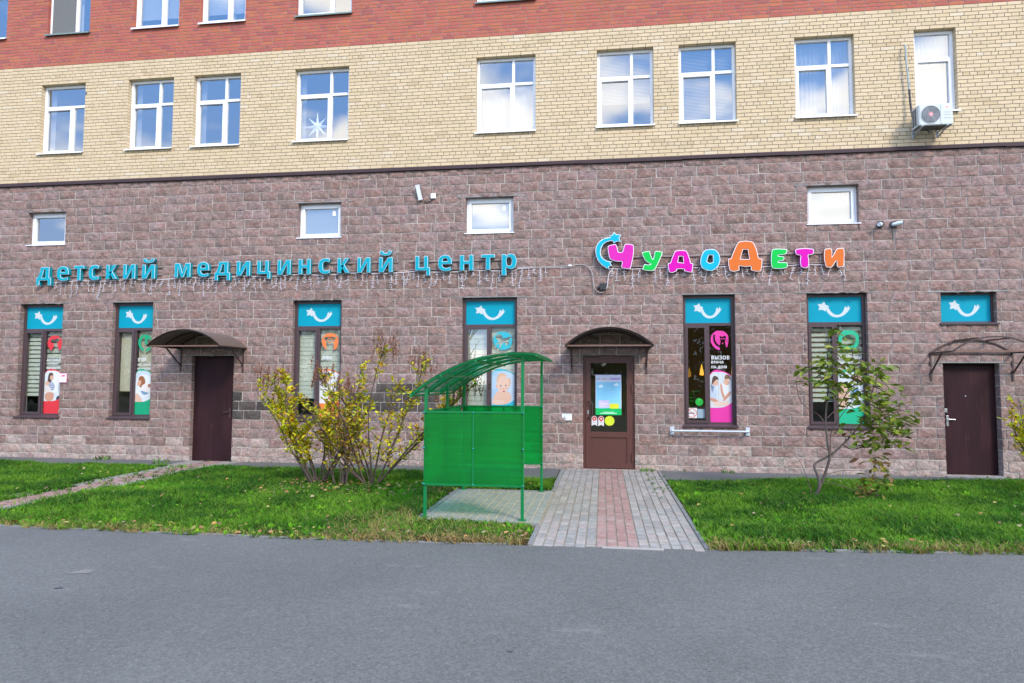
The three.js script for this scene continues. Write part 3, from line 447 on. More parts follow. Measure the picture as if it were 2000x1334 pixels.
{ // blinds of the ground floor
  const P = (i, j) => low[i].panes[j], w = (i) => low[i].win;
  zebra(w(0), P(0, 1), 15, 0.72, M.blind, 0.36); zebra(w(0), P(0, 2), 15, 0.72, M.blind);
  strips(w(1), 'roller_blind', [P(1, 1)[0] - 0.02, P(1, 1)[1] + 0.48, P(1, 1)[2] + 0.05, P(1, 1)[3] + 0.02], -0.21, 1, 1, M.blindWarm); strips(w(1), 'roller_blind', [P(1, 2)[0], P(1, 2)[1], P(1, 2)[2], P(1, 2)[3]], -0.21, 1, 1, M.blindWarm);
  for (const j of [1, 2]) { zebra(w(2), P(2, j), 16, 0.93, M.blind, j === 1 ? 0.35 : 0); zebra(w(3), P(3, j), 17, 0.92, M.blind); }
  zebra(w(5), P(5, 1), 15, 0.58, M.blind, 0.38); zebra(w(5), P(5, 2), 15, 0.6, M.blind);
  // back sheet of the same blinds, warmer where the bands part
  for (const [i, j, y] of [[0, 1, 0.36], [0, 2, 0], [2, 1, 0.35], [2, 2, 0], [3, 1, 0], [3, 2, 0], [5, 1, 0.38], [5, 2, 0]]) { const p = P(i, j); mk('blind_back', bx(p[0], p[1] + y, -0.226, p[2], p[3], -0.224), i === 5 ? phy([0.3, 0.2, 0.12], { roughness: 1, transmission: 0.2, thickness: 0 }) : phy([0.3, 0.28, 0.22], { roughness: 1, transmission: 0.3, thickness: 0 }), w(i)); }
  // stickers low on the consulting room window
  const ns = canvasTex(256, 256, (k, s) => { k.fillStyle = '#f4f4f2'; k.fillRect(0, 0, s, s); k.fillStyle = '#2a2a2e'; k.fillRect(0.2 * s, 0.47 * s, 0.5 * s, 0.09 * s); k.fillStyle = '#8d8d90'; k.fillRect(0.71 * s, 0.47 * s, 0.08 * s, 0.09 * s); k.strokeStyle = '#555'; k.lineWidth = 5; k.beginPath(); k.moveTo(0.76 * s, 0.44 * s); k.bezierCurveTo(0.86 * s, 0.36 * s, 0.58 * s, 0.34 * s, 0.66 * s, 0.22 * s); k.stroke(); k.strokeStyle = '#d8232e'; k.lineWidth = 0.055 * s; k.beginPath(); k.arc(0.5 * s, 0.5 * s, 0.43 * s, 0, 7); k.stroke(); k.beginPath(); k.moveTo(0.2 * s, 0.2 * s); k.lineTo(0.8 * s, 0.8 * s); k.stroke(); });
  mk('no_smoking_sticker', new THREE.PlaneGeometry(0.2, 0.2).translate(1.76, 1.13, -0.1325), decal(ns), w(4)).userData.label = 'no smoking sticker';
  mk('paper_square', new THREE.PlaneGeometry(0.14, 0.18).translate(1.94, 1.12, -0.14), std([0.35, 0.42, 0.52]), w(4));
  const gc = canvasTex(128, 128, (k, s) => { k.clearRect(0, 0, s, s); k.fillStyle = '#12b83a'; ell(k, s / 2, s / 2, s / 2 - 1, s / 2 - 1); k.fillStyle = '#bff0c4'; ell(k, s / 2, 0.24 * s, 0.08 * s, 0.05 * s); });
  mk('round_sticker', new THREE.PlaneGeometry(0.155, 0.155).translate(1.905, 1.352, -0.1325), decal(gc), w(4)).userData.label = 'round green sticker';
}

// ---------------------------------------------------------------- doors
function sheetDoor([a, b, c, d], z, mat, handleSide, opts = {}) {
  const fw = 0.045, g = [bx(a + 0.003, b, z - 0.08, a + fw, d - 0.003, z), bx(c - fw, b, z - 0.08, c - 0.003, d - 0.003, z), bx(a + fw, d - fw, z - 0.08, c - fw, d - 0.003, z)];
  const dr = mk('door', merge([...g]), mat, building);
  mk('door_leaf', rbx(a + fw + 0.004, b + 0.012, z - 0.06, c - fw - 0.004, d - fw - 0.004, z + 0.006, 0.004), mat, dr);
  const hx = handleSide < 0 ? a + fw + 0.07 : c - fw - 0.07, s = -handleSide;
  mk('handle', merge([rbx(hx - 0.02, 0.93, z + 0.006, hx + 0.02, 1.13, z + 0.014, 0.003), cyl([hx, 1.06, z + 0.01], [hx, 1.06, z + 0.06], 0.01), cyl([hx, 1.06, z + 0.055], [hx + s * 0.12, 1.055, z + 0.055], 0.009)]), opts.handle ?? M.steelBrown, dr);
  const hg = handleSide < 0 ? c - fw : a + fw; for (const y of [b + 0.35, (b + d) / 2, d - 0.35]) mk('hinge', cyl([hg, y - 0.05, z + 0.012], [hg, y + 0.05, z + 0.012], 0.011), mat, dr);
  mk('threshold', bx(a - 0.02, b - 0.12, -0.2, c + 0.02, b - 0.003, 0.06), M.concrete, dr);
  return dr;
}
const doorA = sheetDoor(OP.door[0], -0.1, M.doorBrown, 1); doorA.userData.label = 'plain brown sheet steel door';
const doorC = sheetDoor(OP.door[2], -0.15, M.doorBrown, -1, { handle: M.steel }); doorC.userData.label = 'scratched dark brown steel door';
mk('lock_plate', rbx(6.44, 1.19, -0.146, 6.49, 1.26, -0.138, 0.003), M.steel, doorC);
mk('peephole', cyl([6.82, 1.5, -0.146], [6.82, 1.5, -0.138], 0.013), M.steel, doorC);
{ // the glazed entrance door
  const [a, b, c, d] = OP.door[1], z = -0.035, fw = 0.05;
  const dr = mk('door', merge([bx(a + 0.003, b, z - 0.1, a + fw, d - 0.003, z), bx(c - fw, b, z - 0.1, c - 0.003, d - 0.003, z), bx(a + fw, d - fw, z - 0.1, c - fw, d - 0.003, z)]), M.doorRed, building); dr.userData.label = 'reddish brown glazed entrance door';
  const x0 = a + fw + 0.004, x1 = c - fw - 0.004, y0 = b + 0.015, y1 = d - fw - 0.004, s = 0.1, mid = 0.69;
  const f = [bx(x0, y0, z - 0.06, x0 + s, y1, z + 0.012), bx(x1 - s, y0, z - 0.06, x1, y1, z + 0.012), bx(x0 + s, y0, z - 0.06, x1 - s, y0 + s, z + 0.012), bx(x0 + s, y1 - s, z - 0.06, x1 - s, y1, z + 0.012), bx(x0 + s, mid - 0.06, z - 0.06, x1 - s, mid + 0.05, z + 0.012)];
  const leaf = mk('door_leaf', merge(f), M.doorRed, dr);
  mk('lower_panel', rbx(x0 + s - 0.01, y0 + s - 0.01, z - 0.04, x1 - s + 0.01, mid - 0.05, z - 0.008, 0.004), M.doorRed, dr);
  mk('pane', new THREE.PlaneGeometry(x1 - x0 - 2 * s + 0.02, y1 - s - mid - 0.03).translate((x0 + x1) / 2, (y1 - s + mid + 0.05) / 2, z - 0.02), glassLow, dr);
  const hx = x0 + 0.05; mk('handle', tube([[hx, 1.02, z + 0.012], [hx + 0.02, 1.02, z + 0.06], [hx + 0.075, 1.06, z + 0.075], [hx + 0.08, 1.18, z + 0.075], [hx + 0.075, 1.31, z + 0.075], [hx + 0.02, 1.345, z + 0.06], [hx, 1.345, z + 0.012]], 0.013, 40, 8), M.steelBrown, dr);
  mk('keyhole_plate', rbx(hx - 0.018, 1.09, z + 0.012, hx + 0.012, 1.17, z + 0.016, 0.002), M.steel, dr);
  for (const y of [0.24, 1.62, 2.05]) mk('hinge', merge([cyl([c - fw, y - 0.085, z + 0.025], [c - fw, y + 0.085, z + 0.025], 0.02), rbx(c - fw - 0.05, y - 0.05, z + 0.006, c - 0.01, y + 0.05, z + 0.02, 0.004)]), M.doorRed, dr);
  mk('threshold', bx(a, b - 0.14, -0.25, c, b - 0.004, 0.03), M.zinc, dr);
  mk('vestibule_wall', bx(a - 0.4, 0.0, -1.5, c + 0.5, 2.7, -1.42), std([0.62, 0.5, 0.24]), building); mk('vestibule_door', merge(rectFrame(a - 0.1, 0.0, c + 0.1, 1.95, 0.09, -1.42, -1.38)), std([0.5, 0.44, 0.34]), building);
  const poster = canvasTex(512, 800, (k, w, h) => {
    k.fillStyle = '#cfd3e6'; k.fillRect(0, 0, w, h); k.fillStyle = '#84c8e6'; k.fillRect(0.02 * w, 0.18 * h, 0.96 * w, 0.68 * h);
    k.strokeStyle = '#2a9bc0'; k.lineWidth = 7; k.beginPath(); k.arc(0.11 * w, 0.1 * h, 0.05 * w, 1.2, 4.6); k.stroke();
    const cs = ['#d0499a', '#58b947', '#d0499a', '#2a9bc0', '#ee8a3c', '#58b947', '#d0499a', '#ee8a3c']; k.textBaseline = 'middle'; [...'ЧУДОДЕТИ'].forEach((c, i) => { k.fillStyle = cs[i]; k.font = `bold ${i === 4 || i === 0 ? 44 : 32}px sans-serif`; k.fillText(c, (0.09 + i * 0.054) * w, 0.1 * h); });
    k.fillStyle = '#b79bd0'; k.beginPath(); k.roundRect(0.57 * w, 0.075 * h, 0.39 * w, 0.05 * h, 20); k.fill();
    k.fillStyle = '#d9eaf6'; for (const [x, y] of [[0.2, 0.29], [0.8, 0.25]]) { ell(k, x * w, y * h, 0.1 * w, 0.03 * h); ell(k, (x + 0.02) * w, (y - 0.02) * h, 0.05 * w, 0.03 * h); }
    k.fillStyle = '#00b25a'; k.beginPath(); k.moveTo(0, 0.83 * h); k.bezierCurveTo(0.3 * w, 0.86 * h, 0.6 * w, 0.8 * h, w, 0.84 * h); k.lineTo(w, h); k.lineTo(0, h); k.fill();
    k.fillStyle = '#c5b9e0'; k.beginPath(); k.roundRect(0.11 * w, 0.63 * h, 0.42 * w, 0.19 * h, 36); k.fill(); k.fillStyle = '#d5d52e'; k.beginPath(); k.roundRect(0.54 * w, 0.715 * h, 0.36 * w, 0.125 * h, 26); k.fill();
    k.fillStyle = '#8db2d8'; for (const [x, y, l] of [[0.25, 0.39, 0.46], [0.16, 0.48, 0.66], [0.34, 0.535, 0.44]]) k.fillRect(x * w, y * h, l * w, 0.006 * h);
    k.fillStyle = '#ece8f6'; for (const [x, y, l] of [[0.15, 0.67, 0.1], [0.15, 0.705, 0.33], [0.15, 0.745, 0.29], [0.15, 0.785, 0.16]]) k.fillRect(x * w, y * h, l * w, 0.012 * h); k.fillStyle = '#e9f6ea'; k.fillRect(0.29 * w, 0.925 * h, 0.42 * w, 0.012 * h); k.fillRect(0.18 * w, 0.952 * h, 0.64 * w, 0.012 * h);
  });
  mk('poster', new THREE.PlaneGeometry(0.515, 0.81).translate(0.111, 1.482, z - 0.012), std([1, 1, 1], { map: poster, roughness: 0.4 }), dr).userData.label = 'pale blue poster with clouds and a green hill';
  const ribbon = (letter) => canvasTex(128, 220, (k, w, h) => { k.clearRect(0, 0, w, h); k.fillStyle = '#f3f3f5'; k.beginPath(); k.moveTo(4, 64); k.arc(64, 64, 60, Math.PI, 0); k.lineTo(124, 216); k.lineTo(64, 184); k.lineTo(4, 216); k.fill(); k.fillStyle = '#e0202c'; ell(k, 64, 62, 46, 46); if (letter) { k.fillStyle = '#fff'; k.font = 'bold 60px sans-serif'; k.textAlign = 'center'; k.textBaseline = 'middle'; k.fillText('Я', 64, 64); } else { k.beginPath(); k.moveTo(38, 92); k.lineTo(90, 92); k.lineTo(64, 126); k.fill(); k.fillStyle = '#fff'; ell(k, 64, 60, 18, 18); } k.fillStyle = '#8a8f98'; k.fillRect(28, 132, 72, 5); k.fillRect(34, 144, 60, 5); });
  mk('ribbon_sticker', new THREE.PlaneGeometry(0.122, 0.21).translate(-0.173, 0.955, z - 0.013), decal(ribbon(true)), dr); mk('ribbon_sticker', new THREE.PlaneGeometry(0.122, 0.215).translate(-0.039, 0.952, z - 0.013), decal(ribbon(false)), dr);
  mk('round_sticker', new THREE.CylinderGeometry(0.098, 0.098, 0.002, 36).rotateX(Math.PI / 2).translate(0.129, 0.96, z - 0.014), std([0.56, 0.66, 0.02], { roughness: 0.5 }), dr).userData.label = 'round lime yellow safety sticker';
}
for (const r of OP.door) mk('lintel', bx(r[0] - 0.16, r[3] + 0.002, -0.22, r[2] + 0.16, r[3] + 0.024, 0.014), M.concrete, building);

// ---------------------------------------------------------------- ground, road, paving
const roadEdge = [[-30, 6.6], [-16, 6.52], [-10, 6.47], [-7.1, 6.45], [-5.4, 6.47], [-3.8, 6.5], [-2.36, 6.49], [-0.75, 6.41], [1.0, 6.32], [2.2, 6.22], [4.25, 6.02], [7, 5.8], [12, 5.45], [30, 4.2]];
const edgeZ = (x) => { for (let i = 1; i < roadEdge.length; i++) if (x <= roadEdge[i][0]) { const [a, b] = roadEdge[i - 1], [c, d] = roadEdge[i]; return lerp(b, d, (x - a) / (c - a)); } return 4.2; };
struct('ground', poly([[-250, -250], [250, -250], [250, 250], [-250, 250]], -0.06), std([0.07, 0.075, 0.035], { roughness: 1 }));
const soilMap = dataTex(512, (u, v) => { const f = fbm(u * 20, v * 20, 5, 6, 20); return [0.3 + 0.22 * f, 0.3 + 0.2 * f, 0.16 + 0.14 * f]; }, true, [0.5, 0.5]);
struct('lawn', poly([[-30, -0.02], ...roadEdge.map(([x, z]) => [x, z + 0.02]).map((p) => p), [30, -0.02]].map((p) => p), -0.03), std([0.45, 0.5, 0.35], { map: soilMap, roughness: 1 }));
const asphaltMap = dataTex(2048, (u, v) => {
  const k = hash(u * 2048, v * 2048, 1), k2 = vnoise(u * 900, v * 900, 3, 900), f = fbm(u * 10, v * 10, 5, 12, 10), s = fbm(u * 26 + 3, v * 60, 4, 40, 0);
  let t = 0.66 + 0.12 * (k - 0.5) + 0.13 * (k2 - 0.5) + 0.11 * (f - 0.5); let w = 0;
  if (k > 0.985) t += 0.16; if (k < 0.015) t -= 0.13;
  w = sstep(s, 0.72, 0.86) * 0.07; t += w * 0.8;
  return [t * (0.985 + w * 0.1), t * (0.99 + w * 0.05), t * 1.015];
}, true, [1 / 13, 1 / 13]);
const asphaltBump = dataTex(512, (u, v) => gray(0.6 * vnoise(u * 150, v * 150, 3, 150) + 0.4 * vnoise(u * 70, v * 70, 5, 70)), false, [0.8, 0.8]);
const asphalt = std([0.272, 0.262, 0.22], { map: asphaltMap, bumpMap: asphaltBump, bumpScale: 0.003, roughness: 0.85 });
struct('road', poly([...roadEdge, [30, 26], [-30, 26]], 0.0), asphalt);
// flakes of pale grit, damp spots and scraps on the road
{
  const spots = [[-2.35, 10.15, 0.1, 0], [-2.3, 10.72, 0.08, 0], [-1.15, 10.28, 0.07, 0], [-1.1, 10.75, 0.07, 0], [0.1, 10.9, 0.1, 0], [0.55, 10.5, 0.06, 0], [-5.2, 9.35, 0.1, 0], [-4.7, 8.0, 0.12, 0], [2.72, 9.5, 0.035, 1], [2.52, 9.6, 0.02, 1], [2.9, 10.55, 0.05, 1], [2.65, 10.75, 0.02, 1], [-4.5, 8.45, 0.04, 1], [0.85, 10.6, 0.02, 1], [5.4, 8.9, 0.06, 1], [-0.6, 9.2, 0.02, 1]], lt = [], dk = [];
  for (const [x, z, r, t] of spots) { const n = 14, p = []; for (let i = 0; i < n; i++) { const a = (i / n) * 6.283, q = r * (0.25 + 0.9 * hash(i, x * 50, 2)); p.push([x + Math.cos(a) * q * 1.3, z + Math.sin(a) * q * 0.75]); } (t ? dk : lt).push(poly(p, 0.004)); }
  const a = mk('grit_patches', merge(lt), std([0.235, 0.215, 0.185], { map: mortarMap, roughness: 1 })); tag(a, 'pale sandy grit patches scattered on the asphalt', 'grit', null, 'stuff');
  const b = mk('tar_spots', merge(dk), std([0.05, 0.05, 0.052], { roughness: 0.6 })); tag(b, 'small dark tar spots on the asphalt', 'tar', null, 'stuff');
}
// narrow asphalt apron along the wall
struct('footway', poly([[-16.4, 0.01], [-16.4, 1.05], [-12.5, 1.0], [-10.4, 1.0], [-9.0, 0.95], [-7.4, 0.85], [-6.2, 0.85], [-3.5, 1.0], [-1.9, 1.6], [-0.86, 1.62], [-0.86, 0.01]], -0.008), std([0.27, 0.26, 0.225], { map: asphaltMap, bumpMap: asphaltBump, bumpScale: 0.003 }));
struct('footway', poly([[1.1, 0.01], [1.1, 1.2], [1.5, 1.42], [2.6, 1.15], [3.85, 0.85], [5.3, 0.6], [7.5, 0.45], [10, 0.4], [10, 0.01]], -0.008), std([0.27, 0.26, 0.225], { map: asphaltMap, bumpMap: asphaltBump, bumpScale: 0.003 }));

// paving: bricks laid end to end in columns that run away from the wall
const paveMap = dataTex(256, (u, v) => { const f = fbm(u * 10, v * 10, 5, 44, 10), k = vnoise(u * 128, v * 128, 5, 128); return gray(0.83 + 0.2 * (f - 0.5) + 0.14 * (k - 0.5)); }, true, [2, 2]);
const paveOpt = { map: paveMap, bumpMap: fineBump, bumpScale: 0.0015, roughness: 0.9 };
const greyTones = [[0.4, 0.37, 0.34], [0.37, 0.36, 0.34], [0.43, 0.38, 0.35], [0.36, 0.33, 0.3], [0.39, 0.385, 0.36], [0.33, 0.325, 0.31], [0.45, 0.42, 0.39]].map((c) => [c[0] * 1.08, c[1] * 1.02, c[2] * 0.95]);
const redPave = [[0.46, 0.265, 0.22], [0.49, 0.29, 0.24], [0.42, 0.24, 0.2], [0.48, 0.32, 0.27], [0.44, 0.27, 0.23]];
const greenPave = [[0.37, 0.37, 0.31], [0.34, 0.35, 0.3], [0.4, 0.39, 0.34], [0.35, 0.36, 0.32]];
function paverGeo(w, l) { const e = 0.004, g = new THREE.BoxGeometry(w, 0.05, l), p = g.attributes.position; for (let i = 0; i < p.count; i++) if (p.getY(i) > 0) p.setXYZ(i, p.getX(i) - Math.sign(p.getX(i)) * e, p.getY(i), p.getZ(i) - Math.sign(p.getZ(i)) * e); g.translate(0, -0.025, 0); const uv = g.attributes.uv; const u0 = rnd() * 5, v0 = rnd() * 5; for (let i = 0; i < p.count; i++) uv.setXY(i, u0 + p.getX(i), v0 + p.getZ(i)); g.computeVertexNormals(); return g; }
function pave(parent, x0, colW, kinds, z0, z1, keep, jog, limit = 300) {
  const L = 0.2, list = [];
  kinds.forEach((kind, c) => {
    for (let n = 0, z = z0 - L * hash(c, 1, jog); z < z1 - 0.02; n++) {
      let len = L; if (hash(c, n, jog + 3) > 0.9) len = 0.1;
      const a = Math.max(z, z0), b = Math.min(z + len, z1); z += len;
      const xm = x0 + (c + 0.5) * colW; if (b - a < 0.03 || !keep(xm, (a + b) / 2)) continue;
      list.push({ x: xm, z: (a + b) / 2, l: b - a - 0.007, kind, full: Math.abs(b - a - L) < 1e-6 });
    }
  });
  list.sort((p, q) => q.z - p.z);
  const tones = { g: greyTones, r: redPave, n: greenPave }, mats = {}, geos = Array.from({ length: 6 }, () => paverGeo(colW - 0.009, L - 0.007)), rest = []; let made = 0;
  for (const k in tones) mats[k] = tones[k].map((t) => std(t, paveOpt));
  for (const q of list) {
    const ti = Math.floor(rnd() * tones[q.kind].length), y = (rnd() - 0.5) * 0.005;
    if (made < limit) { const m = mk('paving_brick', q.full ? pick(geos) : paverGeo(colW - 0.009, q.l), mats[q.kind][ti], parent); m.position.set(q.x, y, q.z); m.rotation.set((rnd() - 0.5) * 0.008, (rnd() - 0.5) * 0.012, (rnd() - 0.5) * 0.01); made++; } else rest.push(colored(paverGeo(colW - 0.009, q.l).translate(q.x, y, q.z), tones[q.kind][ti]));
  }
  if (rest.length) mk('paving_field', merge(rest), std([1, 1, 1], { ...paveOpt, vertexColors: true }), parent).userData.kind = 'stuff';
}
const sand = std([0.6, 0.5, 0.34], { map: mortarMap, roughness: 1 }), sandMid = std([0.36, 0.3, 0.22], { map: mortarMap, roughness: 1 }), sandDark = std([0.2, 0.17, 0.13], { map: mortarMap, roughness: 1 });
const kerbMat = std([0.31, 0.3, 0.275], { map: paveMap, bumpMap: fineBump, bumpScale: 0.002, roughness: 0.9 });
function kerbRun(parent, x, z0, z1, w, along = 'z', y = 0.006) { for (let a = z0; a < z1 - 0.05; a += 1) { const b = Math.min(a + 1, z1); const g = along === 'z' ? rbx(x, -0.12, a + 0.003, x + w, y, b - 0.003, 0.006) : rbx(a + 0.003, -0.12, x, b - 0.003, y, x + w, 0.006); mk('kerb_stone', g, kerbMat, parent); } }
const entry = struct('path', poly([[-0.79, 0.02], [-0.79, 6.4], [1.05, 6.29], [1.05, 0.02]], -0.008), sandMid, 'paved path to the glazed entrance, grey with a red middle band');
pave(entry, -0.755, 0.1125, [...'ggggggrrrrgggggg'], 0.02, 6.42, (x, z) => z < edgeZ(x) + 0.0, 5);
kerbRun(entry, -0.835, 0.02, 2.84, 0.075); kerbRun(entry, -0.812, 5.4, 6.36, 0.055); kerbRun(entry, 1.052, 0.02, 6.28, 0.05);
const pad = struct('paved_pad', poly([[-2.3, 2.92], [-2.3, 5.3], [-0.79, 5.3], [-0.79, 2.92]], -0.0055), sand, 'small paved pad under the green shelter');
pave(pad, -2.3, 0.1165, [...'nnnnnnnnnnnnn'], 2.92, 5.3, () => true, 23);
kerbRun(pad, -2.375, 2.84, 5.38, 0.072); kerbRun(pad, 2.842, -2.3, -0.8, 0.075, 'x'); kerbRun(pad, 5.302, -2.3, -0.8, 0.078, 'x');
const sidePath = struct('side_path', poly([[-8.95, 0.02], [-8.95, 6.46], [-7.75, 6.46], [-7.75, 0.02]], -0.014), sandDark, 'overgrown paved path to the plain steel door');
pave(sidePath, -8.93, 0.1165, [...'gggrrrrggg'], 0.02, 6.44, (x, z) => z < edgeZ(x) && hash(x * 40, z * 40, 9) > 0.06, 61);
// flush concrete edging between lawn and road
{ let i = 0; const ks = thing('road_edging', 'flush concrete edging stones between lawn and road', 'edging'); ks.userData.kind = 'structure'; for (let x = -16; x < 11; x += 1, i++) { const a = [x, edgeZ(x)], b = [x + 1, edgeZ(x + 1)]; if (x > -1.6 && x < 1.1) continue; const g = bar([a[0] + 0.005, -0.05, a[1] - 0.035], [b[0] - 0.005, -0.05, b[1] - 0.035], 0.07, 0.1); g.translate(0, 0.004 + 0.01 * hash(i, 2, 3), 0); mk('kerb_stone', g, kerbMat, ks); } }
mk('broken_kerb_stone', rbx(-0.02, -0.06, 6.36, 0.62, 0.012, 6.42, 0.01), std([0.45, 0.41, 0.36], { map: paveMap }), entry);

// ---------------------------------------------------------------- grass
const onPaving = (x, z) => (x > -0.85 && x < 1.14) || (x > -2.39 && x < -0.75 && z > 2.83 && z < 5.39);
const footZ = (x) => (x < -0.86 ? (x < -9 ? 1.0 : x < -6 ? 0.85 : x < -3.5 ? 0.95 : x < -1.9 ? lerp(1, 1.6, (x + 3.5) / 1.6) : 1.6) : x < 1.5 ? 1.4 : x < 3.85 ? lerp(1.42, 0.85, (x - 1.5) / 2.35) : x < 7.5 ? lerp(0.85, 0.45, (x - 3.85) / 3.65) : 0.42);
function tuft(n, h, spread, bw, s) {
  const pos = [], nor = [], idx = [];
  for (let i = 0; i < n; i++) {
    const a = hash(i, 1, s) * 6.283, L = h * (0.55 + 0.6 * hash(i, 2, s)), lean = 0.25 + 0.75 * hash(i, 3, s), ox = (hash(i, 4, s) - 0.5) * spread, oz = (hash(i, 5, s) - 0.5) * spread, dx = Math.cos(a), dz = Math.sin(a), w = bw * (0.6 + 0.7 * hash(i, 6, s)), b = pos.length / 3;
    const pt = (t, sgn, ww) => { const out = lean * L * t * t, y = L * t * (1 - 0.28 * lean * t); pos.push(ox + dx * out - dz * ww * sgn, y, oz + dz * out + dx * ww * sgn); };
    pt(0, -1, w); pt(0, 1, w); pt(0.55, -1, w * 0.85); pt(0.55, 1, w * 0.85); pt(1, 0, 0);
    idx.push(b, b + 1, b + 3, b, b + 3, b + 2, b + 2, b + 3, b + 4);
  }
  const g = new THREE.BufferGeometry(); g.setAttribute('position', new THREE.Float32BufferAttribute(pos, 3)); g.setIndex(idx); g.computeVertexNormals(); return g;
}
const bladeMat = phy([1, 1, 1], { roughness: 1, specularIntensity: 0.25, transmission: 0.35, thickness: 0, side: THREE.DoubleSide });
function scatter(name, label, category, geo, mat, n, place) {
  const im = new THREE.InstancedMesh(geo, mat, n), m = new THREE.Matrix4(), q = new THREE.Quaternion(), e = new THREE.Euler(), p = V(0, 0, 0), s = V(1, 1, 1), c = new THREE.Color(); let k = 0;
  for (let i = 0; i < n; i++) { const r = place(i); if (!r) continue; p.set(r.x, r.y ?? -0.025, r.z); e.set(r.rx ?? 0, r.ry ?? rnd() * 6.28, r.rz ?? 0); q.setFromEuler(e); s.set(r.s, r.sy ?? r.s, r.s); m.compose(p, q, s); im.setMatrixAt(k, m); c.setRGB(...r.c); im.setColorAt(k, c); k++; }
  im.count = k; im.name = name; im.castShadow = im.receiveShadow = true; scene.add(im); return tag(im, label, category, null, 'stuff');
}
const lawnAt = () => { const x = rr(-15.5, 9.5), z = rr(0.3, 6.55); return [x, z]; };
const grassOK = (x, z, m = -0.005) => {
  if (onPaving(x, z)) return false;
  const worn = fbm(x * 2.4, z * 2.4, 3, 93); if (worn > 0.63 && hash(x * 97, z * 97, 3) > 0.38) return false;
  const ragged = 0.1 * (fbm(x * 3, z * 3, 3, 88) - 0.5);
  if (z < footZ(x) + ragged || z > edgeZ(x) - m + ragged * 0.9) return false;
  if (x > -8.98 && x < -7.72) { const grown = 0.28 * fbm(x * 2, z * 1.3, 3, 5) + (z > 3.6 ? 0.22 : 0); if (x > -8.95 + grown && x < -7.75 - grown * 0.5) return hash(x * 60, z * 60, 7) > 0.965; }
  return true;
};
const grassColor = (x, z) => {
  const dry = sstep(z, edgeZ(x) - 0.42, edgeZ(x) - 0.02) * (0.35 + 0.9 * fbm(x * 1.7, z * 2, 3, 14)) + (x > -3.3 && x < -0.8 && z > 5.0 ? 0.38 : 0) + (x > -2.75 && x < -2.3 && z > 2.8 ? 0.3 : 0), f = sstep(fbm(x * 1.6, z * 1.6, 4, 71), 0.3, 0.7), k = rnd();
  let c = [lerp(0.035, 0.125, f) * (0.65 + 0.7 * k), lerp(0.12, 0.275, f) * (0.65 + 0.7 * k), lerp(0.006, 0.014, f)];
  if (rnd() < dry * 0.75) c = pick([[0.36, 0.27, 0.1], [0.28, 0.24, 0.08], [0.3, 0.19, 0.07]]);
  else if (k > 0.93) c = [0.2, 0.3, 0.04];
  return c;
};
scatter('grass', 'short green lawn grass between the wall and the road', 'grass', tuft(6, 0.1, 0.07, 0.0045, 3), bladeMat, 150000, () => { const [x, z] = lawnAt(); if (!grassOK(x, z)) return null; const nearDoor = x > 1 && x < 4.5 && z > 5.2 ? 1.25 : 1, t = fbm(x * 0.9, z * 0.9, 3, 33); return { x, z, s: (0.45 + 0.8 * t + 0.45 * rnd()) * nearDoor, c: grassColor(x, z) }; });
scatter('grass', 'taller tufts of dark green grass standing out of the lawn', 'grass', tuft(9, 0.17, 0.1, 0.004, 8), bladeMat, 9000, () => { const [x, z] = lawnAt(); if (!grassOK(x, z, 0.06)) return null; if (fbm(x * 0.8, z * 0.8, 3, 29) < 0.5 && !(x > 1.9 && x < 3.6 && z > 5.3)) return null; const k = 0.8 + 0.5 * rnd(); return { x, z, s: 0.55 + 0.5 * rnd(), c: [0.05 * k, 0.2 * k, 0.008 * k] }; });
// broad-leaved weeds: dandelion, plantain and clover leaves among the grass
scatter('weeds', 'broad leaved clover and dandelion leaves among the grass', 'weeds', tuft(6, 0.09, 0.05, 0.016, 15), bladeMat, 22000, () => { const [x, z] = lawnAt(); if (!grassOK(x, z)) return null; if (fbm(x * 1.1, z * 1.1, 3, 55) < 0.46) return null; const k = 0.8 + 0.5 * rnd(); return { x, z, s: 0.6 + 0.6 * rnd(), sy: 0.6 + 0.4 * rnd(), c: rnd() > 0.2 ? [0.12 * k, 0.34 * k, 0.01] : [0.22 * k, 0.4 * k, 0.02] }; });
// fallen leaves
const flatLeaf = (() => { const g = new THREE.BufferGeometry(), L = 1, w = 0.34, p = [0, 0, 0, -w, 0.12, 0.4, 0, 0.03, 0.5, w, 0.12, 0.4, -w * 0.7, 0.1, 0.75, w * 0.7, 0.1, 0.75, 0, 0, L]; g.setAttribute('position', new THREE.Float32BufferAttribute(p, 3)); g.setIndex([0, 1, 2, 0, 2, 3, 1, 4, 2, 2, 5, 3, 4, 6, 2, 2, 6, 5]); g.computeVertexNormals(); return g; })();
const leafMat = phy([1, 1, 1], { roughness: 0.7, transmission: 0.28, thickness: 0, side: THREE.DoubleSide });
scatter('fallen_leaves', 'fallen brown and yellow leaves lying in the grass', 'leaves', flatLeaf, leafMat, 1300, () => { const u = rnd(); let [x, z] = lawnAt(); if (u < 0.25) { x = -4.2 + (rnd() - 0.5) * 2.6; z = 3.1 + (rnd() - 0.4) * 1.4; } else if (u < 0.55) z = edgeZ(x) - 0.05 - rnd() * 0.35; if (onPaving(x, z) || !grassOK(x, z)) return null; return { x, z, y: 0.02 + 0.05 * rnd(), rx: (rnd() - 0.5) * 0.9, rz: (rnd() - 0.5) * 0.9, s: 0.035 + 0.045 * rnd(), c: pick([[0.35, 0.14, 0.04], [0.5, 0.24, 0.06], [0.42, 0.33, 0.06], [0.2, 0.09, 0.04], [0.36, 0.27, 0.14]]) }; });
